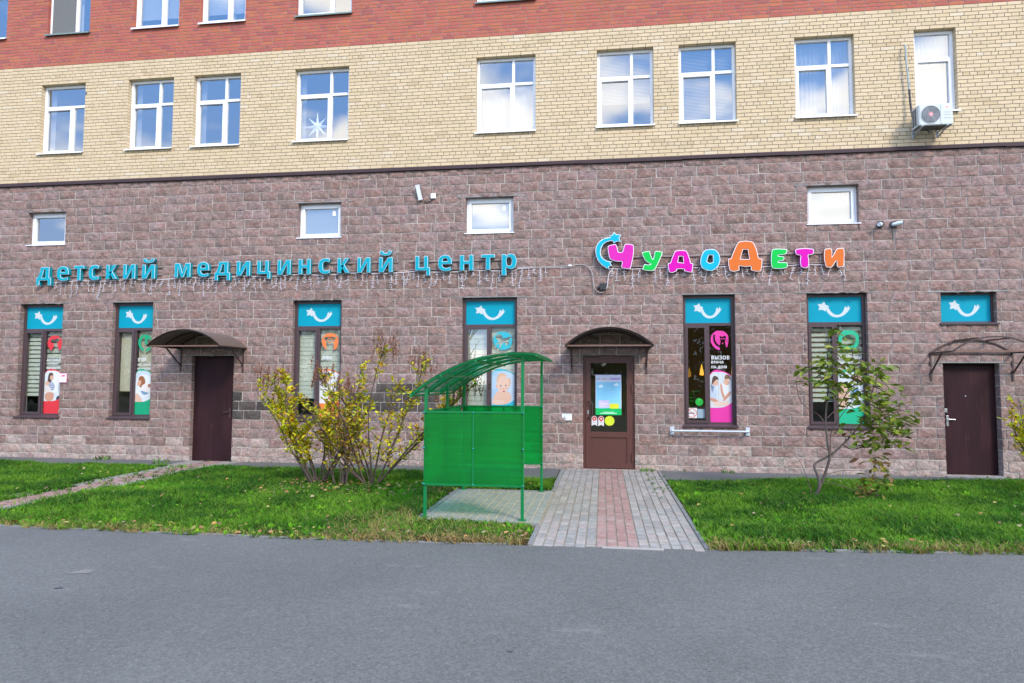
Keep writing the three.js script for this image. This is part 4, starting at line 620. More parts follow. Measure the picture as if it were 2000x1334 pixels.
scatter('joint_weeds', 'small weeds growing in the joints of the paving', 'weeds', tuft(7, 0.05, 0.05, 0.006, 25), bladeMat, 90, (i) => { const side = i % 3; let x, z; if (side === 0) { x = rr(0.75, 1.12); z = rr(0.7, 3.4); } else if (side === 1) { x = rr(-8.9, -7.8); z = rr(0.7, 5); } else { x = rr(-10, 9); z = 0.06 + 0.05 * rnd(); if (x > -0.45 && x < 0.7) return null; } return { x, z, y: 0, s: 0.4 + rnd() * 0.6, c: [0.09, 0.18, 0.02] }; });
for (const [x, z, s, l] of [[-10.92, 0.1, 1.3, 'tuft of weeds at the wall foot below the roller blind window'], [-9.25, 0.55, 1.2, 'low weeds beside the step of the plain steel door'], [0.84, 0.14, 0.9, 'small weed at the wall beside the glazed entrance'], [2.4, 0.12, 0.9, 'weed at the wall foot below the pink sticker window']]) { const t = mk('weed_clump', tuft(30, 0.11, 0.26, 0.011, 31 + Math.round(x)), phy([0.1, 0.22, 0.025], { roughness: 0.8, transmission: 0.25, thickness: 0 })); t.position.set(x, -0.01, z); t.scale.setScalar(s); tag(t, l, 'weed'); }

// ---------------------------------------------------------------- signs of raised letters
const font = await new FontLoader().loadAsync('fonts/droid/droid_sans_bold.typeface.json');
const rim = std([0.85, 0.87, 0.9], { roughness: 0.35 });
function raisedLetter(parent, name, shapes, face, sideC, inset, zb = 0.045, zf = 0.115) {
  const ext = (o) => new THREE.ExtrudeGeometry(shapes, { curveSegments: 8, ...o });
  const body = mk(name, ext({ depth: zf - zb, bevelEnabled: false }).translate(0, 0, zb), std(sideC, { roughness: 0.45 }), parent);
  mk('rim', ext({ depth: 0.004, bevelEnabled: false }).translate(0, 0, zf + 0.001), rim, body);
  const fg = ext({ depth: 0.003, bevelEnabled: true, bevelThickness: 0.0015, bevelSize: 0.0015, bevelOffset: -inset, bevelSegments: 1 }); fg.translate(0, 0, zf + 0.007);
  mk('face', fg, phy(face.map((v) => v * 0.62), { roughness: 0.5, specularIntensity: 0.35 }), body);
  return body;
}
{
  const sign = thing('letter_sign', 'long turquoise sign of raised lowercase letters with white rims above the windows', 'sign');
  // letter, its two edges and its lower and upper edge on the wall, in metres
  const L = [['д', -12.798, -12.428, 3.893, 4.308], ['е', -12.282, -11.988, 3.985, 4.319], ['т', -11.856, -11.603, 3.989, 4.323], ['с', -11.485, -11.227, 3.988, 4.333], ['к', -11.053, -10.783, 4.004, 4.33], ['и', -10.63, -10.337, 4.003, 4.332], ['й', -10.167, -9.855, 4.0, 4.449], ['м', -9.381, -9.006, 4.015, 4.328], ['е', -8.843, -8.563, 4.011, 4.347], ['д', -8.428, -8.068, 3.93, 4.342], ['и', -7.914, -7.602, 4.023, 4.343], ['ц', -7.436, -7.133, 3.947, 4.345], ['и', -6.966, -6.669, 4.028, 4.352], ['н', -6.486, -6.215, 4.03, 4.359], ['с', -6.034, -5.776, 4.028, 4.366], ['к', -5.609, -5.341, 4.042, 4.362], ['и', -5.164, -4.881, 4.039, 4.363], ['й', -4.689, -4.393, 4.041, 4.494], ['ц', -3.895, -3.58, 3.954, 4.367], ['е', -3.406, -3.113, 4.038, 4.378], ['н', -2.941, -2.656, 4.044, 4.368], ['т', -2.487, -2.204, 4.048, 4.368], ['р', -2.057, -1.749, 3.927, 4.374]];
  for (const [c, x0, x1, y0, y1] of L) {
    const sh = font.generateShapes(c, 1), pts = sh.flatMap((s) => s.getPoints(10)), bxx = new THREE.Box2().setFromPoints(pts);
    const sx = (x1 - x0) / (bxx.max.x - bxx.min.x), sy = (y1 - y0) / (bxx.max.y - bxx.min.y), mp = (p) => new THREE.Vector2(x0 + (p.x - bxx.min.x) * sx, y0 + (p.y - bxx.min.y) * sy);
    const tidy = (a) => { const o = a.map(mp).filter((p, i, q) => !i || p.distanceTo(q[i - 1]) > 0.002); if (o.length > 1 && o[0].distanceTo(o[o.length - 1]) < 0.002) o.pop(); return o; };
    const out = sh.map((s) => { const e = s.extractPoints(10), q = new THREE.Shape(tidy(e.shape)); q.holes = e.holes.map((h) => new THREE.Path(tidy(h))); return q; });
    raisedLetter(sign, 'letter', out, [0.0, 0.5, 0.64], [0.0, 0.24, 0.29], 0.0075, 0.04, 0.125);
  }
  const railMat = std([0.24, 0.17, 0.155], { roughness: 0.6 });
  for (const [a, b] of [[-12.65, -9.75], [-9.4, -4.3], [-4.05, -1.75]]) for (const y of [4.085, 4.255]) mk('rail', bx(a, y + 0.0, 0.018, b, y + 0.028, 0.042), railMat, sign);
  const toy = thing('letter_sign', 'short playful sign of pink, green, blue and orange raised letters with a comet', 'sign');
  const S = {
'star' : [[[0.238,4.773],[0.279,4.725],[0.382,4.711],[0.341,4.653],[0.37,4.57],[0.296,4.579],[0.229,4.542],[0.209,4.592],[0.147,4.59],[0.077,4.567],[0.015,4.519],[-0.023,4.449],[-0.037,4.365],[-0.024,4.294],[0.013,4.237],[0.076,4.193],[0.145,4.174],[0.197,4.173],[0.158,4.138],[0.192,4.088],[0.123,4.069],[0.148,4.008],[0.075,4.045],[-0.008,4.103],[-0.077,4.182],[-0.121,4.282],[-0.136,4.381],[-0.124,4.48],[-0.089,4.55],[-0.034,4.606],[0.043,4.646],[0.147,4.665],[0.172,4.668],[0.136,4.69],[0.203,4.713]]],
'Ч' : [[[0.112,4.489],[0.188,4.515],[0.274,4.524],[0.298,4.47],[0.311,4.399],[0.328,4.356],[0.401,4.358],[0.422,4.425],[0.45,4.52],[0.532,4.523],[0.628,4.497],[0.63,4.364],[0.612,4.224],[0.563,4.014],[0.488,4.016],[0.375,4.039],[0.4,4.172],[0.31,4.167],[0.214,4.19],[0.152,4.219],[0.125,4.319],[0.111,4.418]]],
'У' : [[[0.784,4.339],[0.853,4.361],[0.941,4.37],[0.968,4.272],[1.008,4.187],[1.029,4.284],[1.043,4.365],[1.118,4.363],[1.199,4.339],[1.171,4.253],[1.116,4.129],[1.06,4.018],[1.019,3.97],[0.951,3.965],[0.87,3.973],[0.795,3.993],[0.816,4.065],[0.837,4.107],[0.912,4.088],[0.973,4.107],[0.898,4.133],[0.844,4.191],[0.811,4.261]]],
'д' : [[[1.442,4.359],[1.55,4.373],[1.664,4.354],[1.696,4.283],[1.729,4.172],[1.741,4.105],[1.791,4.101],[1.78,4.018],[1.766,3.921],[1.692,3.926],[1.609,3.949],[1.619,3.987],[1.546,3.995],[1.465,3.99],[1.471,3.955],[1.397,3.921],[1.323,3.927],[1.304,4.014],[1.294,4.111],[1.345,4.117],[1.373,4.207],[1.408,4.29]],[[1.515,4.248],[1.591,4.241],[1.603,4.112],[1.493,4.132]]],
'О' : [[[2.018,4.362],[2.125,4.382],[2.217,4.366],[2.283,4.298],[2.314,4.173],[2.292,4.077],[2.238,3.995],[2.152,3.942],[2.065,3.95],[1.96,4.001],[1.928,4.084],[1.933,4.195],[1.964,4.291]],[[2.09,4.261],[2.169,4.256],[2.174,4.121],[2.107,4.094],[2.052,4.13]]],
'Д' : [[[2.658,4.509],[2.796,4.531],[2.939,4.505],[2.996,4.377],[3.02,4.281],[3.038,4.171],[3.109,4.162],[3.101,4.046],[3.079,3.917],[2.988,3.915],[2.886,3.941],[2.898,4.023],[2.793,4.009],[2.663,4.035],[2.675,3.945],[2.582,3.92],[2.491,3.935],[2.466,4.046],[2.461,4.176],[2.514,4.179],[2.555,4.291],[2.603,4.401]],[[2.747,4.353],[2.839,4.351],[2.864,4.161],[2.691,4.167]]],
'Е' : [[[3.294,4.35],[3.424,4.356],[3.581,4.339],[3.571,4.275],[3.531,4.235],[3.409,4.228],[3.406,4.211],[3.511,4.201],[3.521,4.16],[3.503,4.12],[3.406,4.106],[3.406,4.088],[3.567,4.085],[3.583,4.037],[3.571,3.982],[3.455,3.955],[3.287,3.972],[3.27,4.084],[3.273,4.22]]],
'Т' : [[[3.733,4.339],[3.9,4.356],[4.066,4.336],[4.071,4.284],[4.057,4.23],[3.961,4.219],[3.978,4.123],[3.969,3.988],[3.898,3.962],[3.822,3.991],[3.811,4.1],[3.827,4.215],[3.744,4.23],[3.725,4.285]]],
'И' : [[[4.269,4.333],[4.396,4.341],[4.409,4.249],[4.394,4.155],[4.482,4.315],[4.498,4.337],[4.624,4.341],[4.631,4.244],[4.624,4.109],[4.615,3.975],[4.488,3.964],[4.486,4.112],[4.394,3.963],[4.286,3.975],[4.258,4.117],[4.257,4.225]]],
  };
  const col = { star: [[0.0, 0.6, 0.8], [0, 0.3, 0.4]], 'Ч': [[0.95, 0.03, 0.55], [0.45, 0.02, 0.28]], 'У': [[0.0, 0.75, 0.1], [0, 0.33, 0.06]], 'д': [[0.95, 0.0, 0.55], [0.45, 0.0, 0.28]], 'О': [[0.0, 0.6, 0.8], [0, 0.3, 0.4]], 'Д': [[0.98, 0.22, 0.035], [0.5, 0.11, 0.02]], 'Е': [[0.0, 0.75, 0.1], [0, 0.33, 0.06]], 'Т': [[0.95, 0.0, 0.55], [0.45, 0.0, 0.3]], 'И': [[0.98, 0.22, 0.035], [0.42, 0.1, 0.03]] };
  for (const k in S) {
    const [o, ...h] = S[k].map((r) => r.map(([x, y]) => new THREE.Vector2(x, y)));
    const soft = (p) => { if (k === 'star') return p; const out = [], n = p.length; for (let i = 0; i < n; i++) { const a = p[(i + n - 1) % n], b = p[i], c = p[(i + 1) % n]; const d = 0.16; out.push(b.clone().lerp(a, d), b.clone().lerp(c, d)); } return out; };
    const s = new THREE.Shape(soft(o)); s.holes = h.map((r) => new THREE.Path(r)); if (THREE.ShapeUtils.isClockWise(s.getPoints())) s.curves = new THREE.Shape(soft(o).reverse()).curves;
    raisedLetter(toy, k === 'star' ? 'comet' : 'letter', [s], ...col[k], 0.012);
  }
  for (const y of [4.065, 4.255]) mk('rail', bx(0.12, y, 0.018, 4.6, y + 0.028, 0.042), railMat, toy);
}
// ---------------------------------------------------------------- unlit icicle garlands under the signs
function garland(label, x0, x1, y, group, sag) {
  const t = thing('icicle_garland', label, 'garland', [0, 0, 0], group), m = std([0.74, 0.7, 0.74], { roughness: 0.5 }), pts = [];
  const cy = (x) => y(x) - 0.03 * Math.abs(Math.sin(x * 2.4)) * sag;
  for (let x = x0; x <= x1; x += 0.1) pts.push([x, cy(x), 0.05]);
  mk('cable', tube(pts, 0.0065, pts.length * 2, 5), m, t);
  let x = x0 + 0.05, i = 0;
  while (x < x1) {
    const len = [0.14, 0.3, 0.2, 0.38, 0.24][i % 5] * rr(0.7, 1.15), n = Math.max(3, Math.round(len / 0.045)), g = [], line = []; let px = x, py = cy(x), pz = 0.05;
    for (let k = 0; k <= n; k++) {
      line.push(V(px, py, pz));
      if (k) for (const s of [-1, 1]) if (rnd() > 0.42) g.push(limb([V(px, py, pz), V(px + s * rr(0.012, 0.03), py - rr(0.005, 0.03), pz + rr(0, 0.015)), V(px + s * rr(0.03, 0.045), py - rr(0.0, 0.03), pz + rr(0, 0.02))], 0.0042, 0.0048, 3));
      px += (rnd() - 0.5) * 0.035; py -= len / n; pz = clamp(pz + (rnd() - 0.5) * 0.02, 0.03, 0.08);
    }
    g.push(limb(line, 0.0048, 0.004, 3)); mk('strand', merge(g), m, t); x += rr(0.09, 0.17); i++;
  }
  return t;
}
garland('unlit icicle light garland hanging below the turquoise letters', -12.42, -1.15, (x) => lerp(3.995, 4.06, clamp((x + 12.4) / 8, 0, 1)) + (x > -1.75 ? 0.04 : 0), 'icicle garlands', 1);
garland('unlit icicle light garland hanging below the playful coloured letters', 0.16, 4.72, () => 4.05, 'icicle garlands', 1);
{
  const t = thing('power_adapter', 'black power box with looped grey cables below the comet', 'power box', [0, 3.67, 0.02]), L = (p) => p.map(([x, y, z]) => [x, y - 3.67, z - 0.02]);
  mk('box', rbx(-0.055, -0.07, 0, 0.075, 0.07, 0.07, 0.012), M.black, t); mk('plug', cyl([-0.1, -0.02, 0.035], [-0.055, -0.01, 0.035], 0.025), M.black, t);
  const cab = std([0.36, 0.34, 0.33]); mk('cable', tube(L([[-1.74, 4.1, 0.05], [-1.2, 4.1, 0.05], [-0.69, 4.113, 0.05], [-0.36, 4.127, 0.05], [-0.25, 4.05, 0.05], [-0.19, 3.88, 0.05], [-0.17, 3.72, 0.05], [-0.13, 3.6, 0.05], [-0.05, 3.55, 0.05], [0.03, 3.56, 0.05]]), 0.009, 70, 6), cab, t);
  mk('cable', tube(L([[0.05, 3.6, 0.05], [0.1, 3.68, 0.05], [0.11, 3.8, 0.05], [0.13, 3.92, 0.05], [0.22, 4.05, 0.06]]), 0.008, 30, 6), std([0.7, 0.7, 0.72]), t); mk('coupler', rbx(-0.69, 0.43, 0.02, -0.62, 0.465, 0.05, 0.006), M.white, t);
}
// ---------------------------------------------------------------- door canopies
function canopy(label, cx, half, yB, rise, depth, wallHalf, sheet, bracketDrop = 0.52) {
  const t = thing('door_canopy', label, 'canopy', [cx, yB, 0.012], 'steel arched canopies over the doors'), R = (half * half + rise * rise) / (2 * rise), a0 = Math.asin(half / R), N = 22, mat = M.steelBrown;
  const arc = (k, dr = 0) => { const a = -a0 + (2 * a0 * k) / N; return [Math.sin(a) * (R + dr), Math.cos(a) * (R + dr) - (R - rise)]; };
  const bow = (z, w = 0.026) => { const g = []; for (let k = 0; k < N; k++) { const p = arc(k, -0.014), q = arc(k + 1, -0.014); g.push(bar([p[0], p[1], z], [q[0], q[1], z], w)); } return merge(g); };
  mk('arch_bar', bow(0.02), mat, t); mk('arch_bar', bow(depth - 0.02), mat, t); if (sheet) mk('arch_bar', bow(depth * 0.5), mat, t);
  for (const z of [0.02, depth - 0.02]) mk('tie_bar', bar([-half + 0.02, 0.0, z], [half - 0.02, 0.0, z], 0.026), z > 0.1 ? std([0.17, 0.085, 0.06], { roughness: 0.6 }) : mat, t);
  for (const s of [-1, 1]) {
    mk('side_bar', bar([s * (half - 0.015), -0.002, 0.0], [s * (half - 0.015), -0.002, depth], 0.026), mat, t);
    const bxp = s * wallHalf; mk('bracket', merge([bx(bxp - 0.016, -bracketDrop, -0.004, bxp + 0.016, 0.0, 0.022), bar([bxp, -bracketDrop * 0.72, 0.02], [bxp + 0.0, -0.01, depth * 0.52], 0.024)]), mat, t);
  }
  if (!sheet) { mk('purlin', bar([arc(7)[0], arc(7)[1], 0.02], [arc(7)[0], arc(7)[1], depth - 0.02], 0.024), mat, t); mk('purlin', bar([arc(15)[0], arc(15)[1], 0.02], [arc(15)[0], arc(15)[1], depth - 0.02], 0.024), mat, t); return t; }
  const g = [], outer = [], inner = []; for (let k = 0; k <= N; k++) { outer.push(arc(k - 0, 0.008)); inner.push(arc(k, 0.0)); }
  const s = new THREE.Shape([...outer, ...inner.reverse()].map(([x, y]) => new THREE.Vector2(x, y))); const sg = new THREE.ExtrudeGeometry(s, { depth: depth + 0.04, bevelEnabled: false }); sg.translate(0, 0, -0.005);
  mk('roof_sheet', sg, phy([0.15, 0.1, 0.075], { roughness: 0.5, transmission: 0.25, thickness: 0, map: brickMap }), t); return t;
}
canopy('brown arched canopy on brackets over the plain steel door', -8.5, 0.82, 2.45, 0.335, 1.0, 0.735, true);
canopy('brown arched canopy over the glazed entrance door', 0.118, 0.835, 2.43, 0.345, 0.9, 0.745, true);
canopy('bare steel canopy frame without roof over the scratched steel door', 6.86, 0.725, 2.31, 0.27, 0.85, 0.71, false);

// ---------------------------------------------------------------- green shelter
{
  const t = thing('stroller_shelter', 'green steel shelter with translucent green panels and arched roof on the paved pad', 'shelter', [-1.61, 0, 4.0]), ox = -1.61, oz = 4.0;
  const gm = std([0.0, 0.17, 0.045], { roughness: 0.35 }), P = (x, y, z) => [x - ox, y, z - oz];
  const panelMap = dataTex(128, (u, v) => { const l = 0.9 + 0.02 * Math.sin(v * 6.283 * 32) + 0.08 * (vnoise(u * 3, v * 40, 5, 0) - 0.5) + 0.16 * (fbm(u * 5, v * 3, 4, 8, 0) - 0.5); return [l, l, l]; }, true, [1, 1]);
  const panel = phy([0.0, 0.64, 0.095], { roughness: 0.42, specularIntensity: 0.6, transmission: 0.8, thickness: 0, ior: 1.45, map: panelMap }), roofM = phy([0.05, 0.58, 0.34], { roughness: 0.12, transmission: 0.72, thickness: 0, ior: 1.6 });
  const arch = [[-2.446, 1.572], [-2.269, 1.707], [-2.057, 1.834], [-1.823, 1.95], [-1.589, 2.03], [-1.357, 2.08], [-1.126, 2.102], [-0.989, 2.104], [-0.818, 2.09]], cv = new THREE.CatmullRomCurve3(arch.map(([x, y]) => V(x, y, 0))), roofY = (x) => { let b = 0; for (let i = 0; i <= 60; i++) { const p = cv.getPoint(i / 60); if (p.x <= x) b = p.y; } return b; };
  for (const [x, z] of [[-2.267, 5.16], [-1.01, 5.16], [-0.975, 2.9], [-2.24, 2.9], [-2.252, 4.03]]) { const y0 = z === 4.03 ? 0.41 : 0; const m = mk('post', rbx(x - 0.02 - ox, y0, z - 0.02 - oz, x + 0.02 - ox, roofY(x) - 0.02, z + 0.02 - oz, 0.005), gm, t); if (!y0) mk('base_plate', bx(x - 0.045 - ox, 0.001, z - 0.045 - oz, x + 0.045 - ox, 0.009, z + 0.045 - oz), gm, m); }
  for (const z of [5.25, 4.5, 3.7, 2.85]) mk('roof_rib', new THREE.TubeGeometry(new THREE.CatmullRomCurve3(arch.map(([x, y]) => V(x - ox, y - 0.016, z - oz))), 40, 0.017, 8), gm, t);
  for (const x of [-2.44, -2.05, -1.6, -1.2, -0.825]) mk('purlin', bar(P(x, roofY(x) - 0.02, 2.8), P(x, roofY(x) - 0.02, 5.28), 0.03), gm, t);
  { const outer = arch.map(([x, y]) => [x - ox, y + 0.01]), n = 40, o = [], q = []; for (let i = 0; i <= n; i++) { const p = cv.getPoint(i / n); o.push(new THREE.Vector2(p.x - ox, p.y + 0.012)); q.push(new THREE.Vector2(p.x - ox, p.y + 0.006)); }
    const strip = []; for (let i = 0; i < n; i++) { const a = cv.getPoint(i / n), b = cv.getPoint((i + 1) / n); const g = new THREE.BufferGeometry(); g.setAttribute('position', new THREE.Float32BufferAttribute([a.x - ox, a.y + 0.008, 2.78 - oz, a.x - ox, a.y + 0.008, 5.3 - oz, b.x - ox, b.y + 0.008, 5.3 - oz, a.x - ox, a.y + 0.008, 2.78 - oz, b.x - ox, b.y + 0.008, 5.3 - oz, b.x - ox, b.y + 0.008, 2.78 - oz], 3)); const na = V(-(b.y - a.y), b.x - a.x, 0).normalize(); g.setAttribute('normal', new THREE.Float32BufferAttribute(Array(6).fill([na.x, na.y, 0]).flat(), 3)); strip.push(g); }
    mk('roof_sheet', merge(strip), roofM, t).userData.label = 'arched sheet of clear green tinted plastic'; }
  const pl = (a, b, y0, y1, mid, name) => { // a panel between two points in plan
    const A = V(a[0] - ox, 0, a[1] - oz), B = V(b[0] - ox, 0, b[1] - oz), d = B.clone().sub(A), len = d.length(), g = new THREE.PlaneGeometry(len, y1 - y0); g.rotateY(-Math.atan2(d.z, d.x)); g.translate((A.x + B.x) / 2, (y0 + y1) / 2, (A.z + B.z) / 2);
    const pm = mk('side_panel', g, panel, t); for (const y of [y0 + 0.015, y1 - 0.015]) mk('rail', bar([A.x, y, A.z], [B.x, y, B.z], 0.022), gm, pm);
    for (const u of mid) { const c = A.clone().lerp(B, u); { const off = name === 'front' ? 0.008 : -0.012; mk('upright', bar([c.x, y0, c.z + off], [c.x, y1, c.z + off], 0.02, 0.01), gm, pm); }; }
    for (const u of [0, ...mid, 1]) for (const y of [y0 + 0.02, (y0 + y1) / 2, y1 - 0.02]) { const c = A.clone().lerp(B, u), n = V(-d.z, 0, d.x).normalize(); if (n.z < 0) n.negate(); mk('bolt', new THREE.SphereGeometry(0.014, 8, 6).translate(c.x + n.x * 0.012, y, c.z + n.z * 0.012), std([0.0, 0.2, 0.16], { roughness: 0.25 }), pm); }
  };
  pl([-2.275, 5.186], [-1.0, 5.186], 0.41, 1.362, [0.5], 'front'); pl([-2.262, 2.925], [-0.965, 2.925], 0.42, 1.355, [0.52], 'back'); pl([-2.29, 2.9], [-2.29, 5.16], 0.41, 1.36, [0.5], 'side');
}
// ---------------------------------------------------------------- fittings on the wall
{
  const t = thing('air_conditioner', 'white air conditioner outdoor unit on brackets below the last upper window', 'air conditioner', [6.21, 6.58, 0.02]), w = 0.3, h = 0.4, z0 = 0.12, z1 = 0.4, acM = std([0.5, 0.54, 0.52], { roughness: 0.45 });
  mk('casing', rbx(-w, 0, z0, w, h, z1, 0.012), acM, t);
  const cx = -0.09, cy = 0.2, R = 0.165; mk('fan_recess', new THREE.CylinderGeometry(R, R, 0.006, 40).rotateX(Math.PI / 2).translate(cx, cy, z1 + 0.002), std([0.1, 0.105, 0.115]), t);
  mk('front_plate', merge([bx(cx - 0.19, 0.02, z1, cx - 0.175, 0.38, z1 + 0.008), bx(cx + 0.175, 0.02, z1, cx + 0.19, 0.38, z1 + 0.008)]), acM, t);
  const rings = []; for (const r of [0.045, 0.075, 0.105, 0.135, 0.165]) rings.push(new THREE.TorusGeometry(r, 0.0035, 6, 40).translate(cx, cy, z1 + 0.012)); for (let i = 0; i < 6; i++) { const a = (i * Math.PI) / 3; rings.push(cyl([cx + Math.cos(a) * 0.03, cy + Math.sin(a) * 0.03, z1 + 0.01], [cx + Math.cos(a) * R, cy + Math.sin(a) * R, z1 + 0.01], 0.0025, 0.0025, 5)); }
  mk('fan_grille', merge(rings), std([0.6, 0.62, 0.62]), t);
  const badge = canvasTex(64, 64, (k) => { k.clearRect(0, 0, 64, 64); k.fillStyle = '#e87a8e'; ell(k, 32, 32, 31, 31); k.fillStyle = '#fff'; k.font = 'bold 40px sans-serif'; k.textAlign = 'center'; k.textBaseline = 'middle'; k.fillText('R', 32, 34); });
  mk('hub_badge', new THREE.PlaneGeometry(0.08, 0.08).translate(cx, cy, z1 + 0.017), decal(badge), t);
  const lab = canvasTex(64, 48, (k) => { k.fillStyle = '#e9ecec'; k.fillRect(0, 0, 64, 48); k.fillStyle = '#d98c98'; k.font = 'bold 34px sans-serif'; k.textAlign = 'center'; k.textBaseline = 'middle'; k.fillText('R', 32, 25); k.strokeStyle = '#d98c98'; k.lineWidth = 3; k.beginPath(); k.moveTo(14, 10); k.lineTo(22, 38); k.moveTo(50, 10); k.lineTo(42, 38); k.stroke(); });
  mk('badge', new THREE.PlaneGeometry(0.12, 0.085).translate(0.2, 0.33, z1 + 0.002), decal(lab), t);
  for (const y of [0.23, 0.18, 0.12]) mk('vent_slot', rbx(0.14, y, z1 - 0.004, 0.26, y + 0.012, z1 + 0.004, 0.002), std([0.45, 0.47, 0.48]), t);
  const sg = []; for (let i = 0; i < 7; i++) for (const zz of [0.15, 0.24]) sg.push(bx(-w - 0.003, 0.04 + i * 0.047, zz, -w + 0.002, 0.075 + i * 0.047, zz + 0.07)); mk('side_grille', merge(sg), std([0.05, 0.05, 0.055]), t);
  mk('connector_cover', rbx(w, 0.02, 0.15, w + 0.03, 0.2, 0.3, 0.006), acM, t); mk('base_tray', bx(-w + 0.02, -0.012, z0 + 0.01, w - 0.02, 0.002, z1 - 0.01), std([0.12, 0.12, 0.12]), t);
  for (const x of [-0.24, 0.2]) mk('bracket', merge([bx(x - 0.018, -0.12, 0.0, x + 0.018, 0.02, 0.02), bx(x - 0.018, -0.024, 0.02, x + 0.018, -0.012, 0.42), bar([x, -0.11, 0.02], [x, -0.025, 0.4], 0.034, 0.006)]), std([0.42, 0.46, 0.48], { roughness: 0.4 }), t);
  mk('cable', tube([[-0.1, 0.0, 0.2], [-0.04, -0.06, 0.2], [0.04, -0.07, 0.2], [0.12, -0.02, 0.2]], 0.009, 16, 6), M.black, t);
  mk('pipe', tube([[-0.345, 1.76, 0.0], [-0.34, 1.74, 0.04], [-0.335, 1.5, 0.045], [-0.315, 1.2, 0.045], [-0.295, 0.85, 0.045]], 0.017, 40, 8), std([0.3, 0.36, 0.34], { roughness: 0.6 }), t);
  mk('pipe_wrap', tube([[-0.295, 0.85, 0.045], [-0.285, 0.6, 0.05], [-0.275, 0.35, 0.08], [-0.29, 0.25, 0.14]], 0.02, 30, 8), M.black, t);
}
{ // floodlight tube and its junction box
  const t = thing('wall_floodlight', 'tilted slim aluminium floodlight on the block wall between the small windows', 'floodlight', [-3.85, 5.74, 0.05]); t.rotation.set(0.1, 0, 0.22);
  mk('housing', rbx(-0.045, -0.15, 0, 0.045, 0.15, 0.05, 0.006), std([0.5, 0.54, 0.6], { roughness: 0.35, metalness: 0.3 }), t); mk('lens', rbx(-0.03, -0.135, 0.046, 0.03, 0.135, 0.054, 0.004), std([0.66, 0.74, 0.76], { roughness: 0.3 }), t);
  for (const y of [-0.155, 0.15]) mk('end_cap', rbx(-0.05, y - 0.006, -0.004, 0.05, y + 0.012, 0.056, 0.004), M.white, t); mk('bracket', bx(-0.01, -0.03, -0.05, 0.01, 0.03, 0.0), M.steel, t);
  const b = thing('junction_box', 'small white junction box beside the slim floodlight', 'junction box', [-3.545, 5.665, 0.012]);
  mk('box', rbx(-0.055, -0.055, 0, 0.055, 0.055, 0.05, 0.008), M.white, b); mk('gland', cyl([0.055, 0.02, 0.025], [0.08, 0.02, 0.025], 0.012), M.black, b); mk('cable', tube([[0.0, -0.055, 0.02], [-0.05, -0.1, 0.02], [-0.14, -0.12, 0.02], [-0.22, -0.07, 0.04], [-0.26, -0.05, 0.05]], 0.006, 24, 6), M.black, b);
}
function camDome(label, x, y, aim, cable) {
  const t = thing('security_camera', label, 'camera', [x, y, 0.015], 'security cameras beside the small window'), m = std([0.62, 0.7, 0.72], { roughness: 0.35 }), d = V(...aim).normalize(), a = V(0, 0, 0.045), tip = a.clone().addScaledVector(d, 0.13);
  mk('mount', cyl([0, 0, 0], [0, 0, 0.04], 0.07, 0.062, 20), M.black, t); mk('base', cyl([0, 0, 0.04], [0, 0, 0.05], 0.034, 0.03, 16), m, t);
  mk('body', cyl(a.toArray(), tip.toArray(), 0.034, 0.034, 18), m, t); mk('lens', cyl(tip.toArray(), tip.clone().addScaledVector(d, 0.006).toArray(), 0.03, 0.03, 18), M.black, t);
  mk('hood', cyl(a.clone().addScaledVector(d, 0.05).add(V(0, 0.006, 0)).toArray(), tip.clone().addScaledVector(d, 0.02).add(V(0, 0.006, 0)).toArray(), 0.037, 0.037, 18), m, t);
  if (cable) mk('cable', tube([[0, -0.06, 0.01], [0.0, -0.15, 0.012], [0.012, -0.3, 0.008]], 0.008, 12, 6), std([0.2, 0.2, 0.2]), t);
}
camDome('white bullet camera pointing outwards, the one nearer the small window', 5.33, 4.8, [-0.55, -0.25, 0.8], false); camDome('white bullet camera pointing along the wall with a cable below', 5.56, 4.79, [0.9, 0.08, 0.42], true);
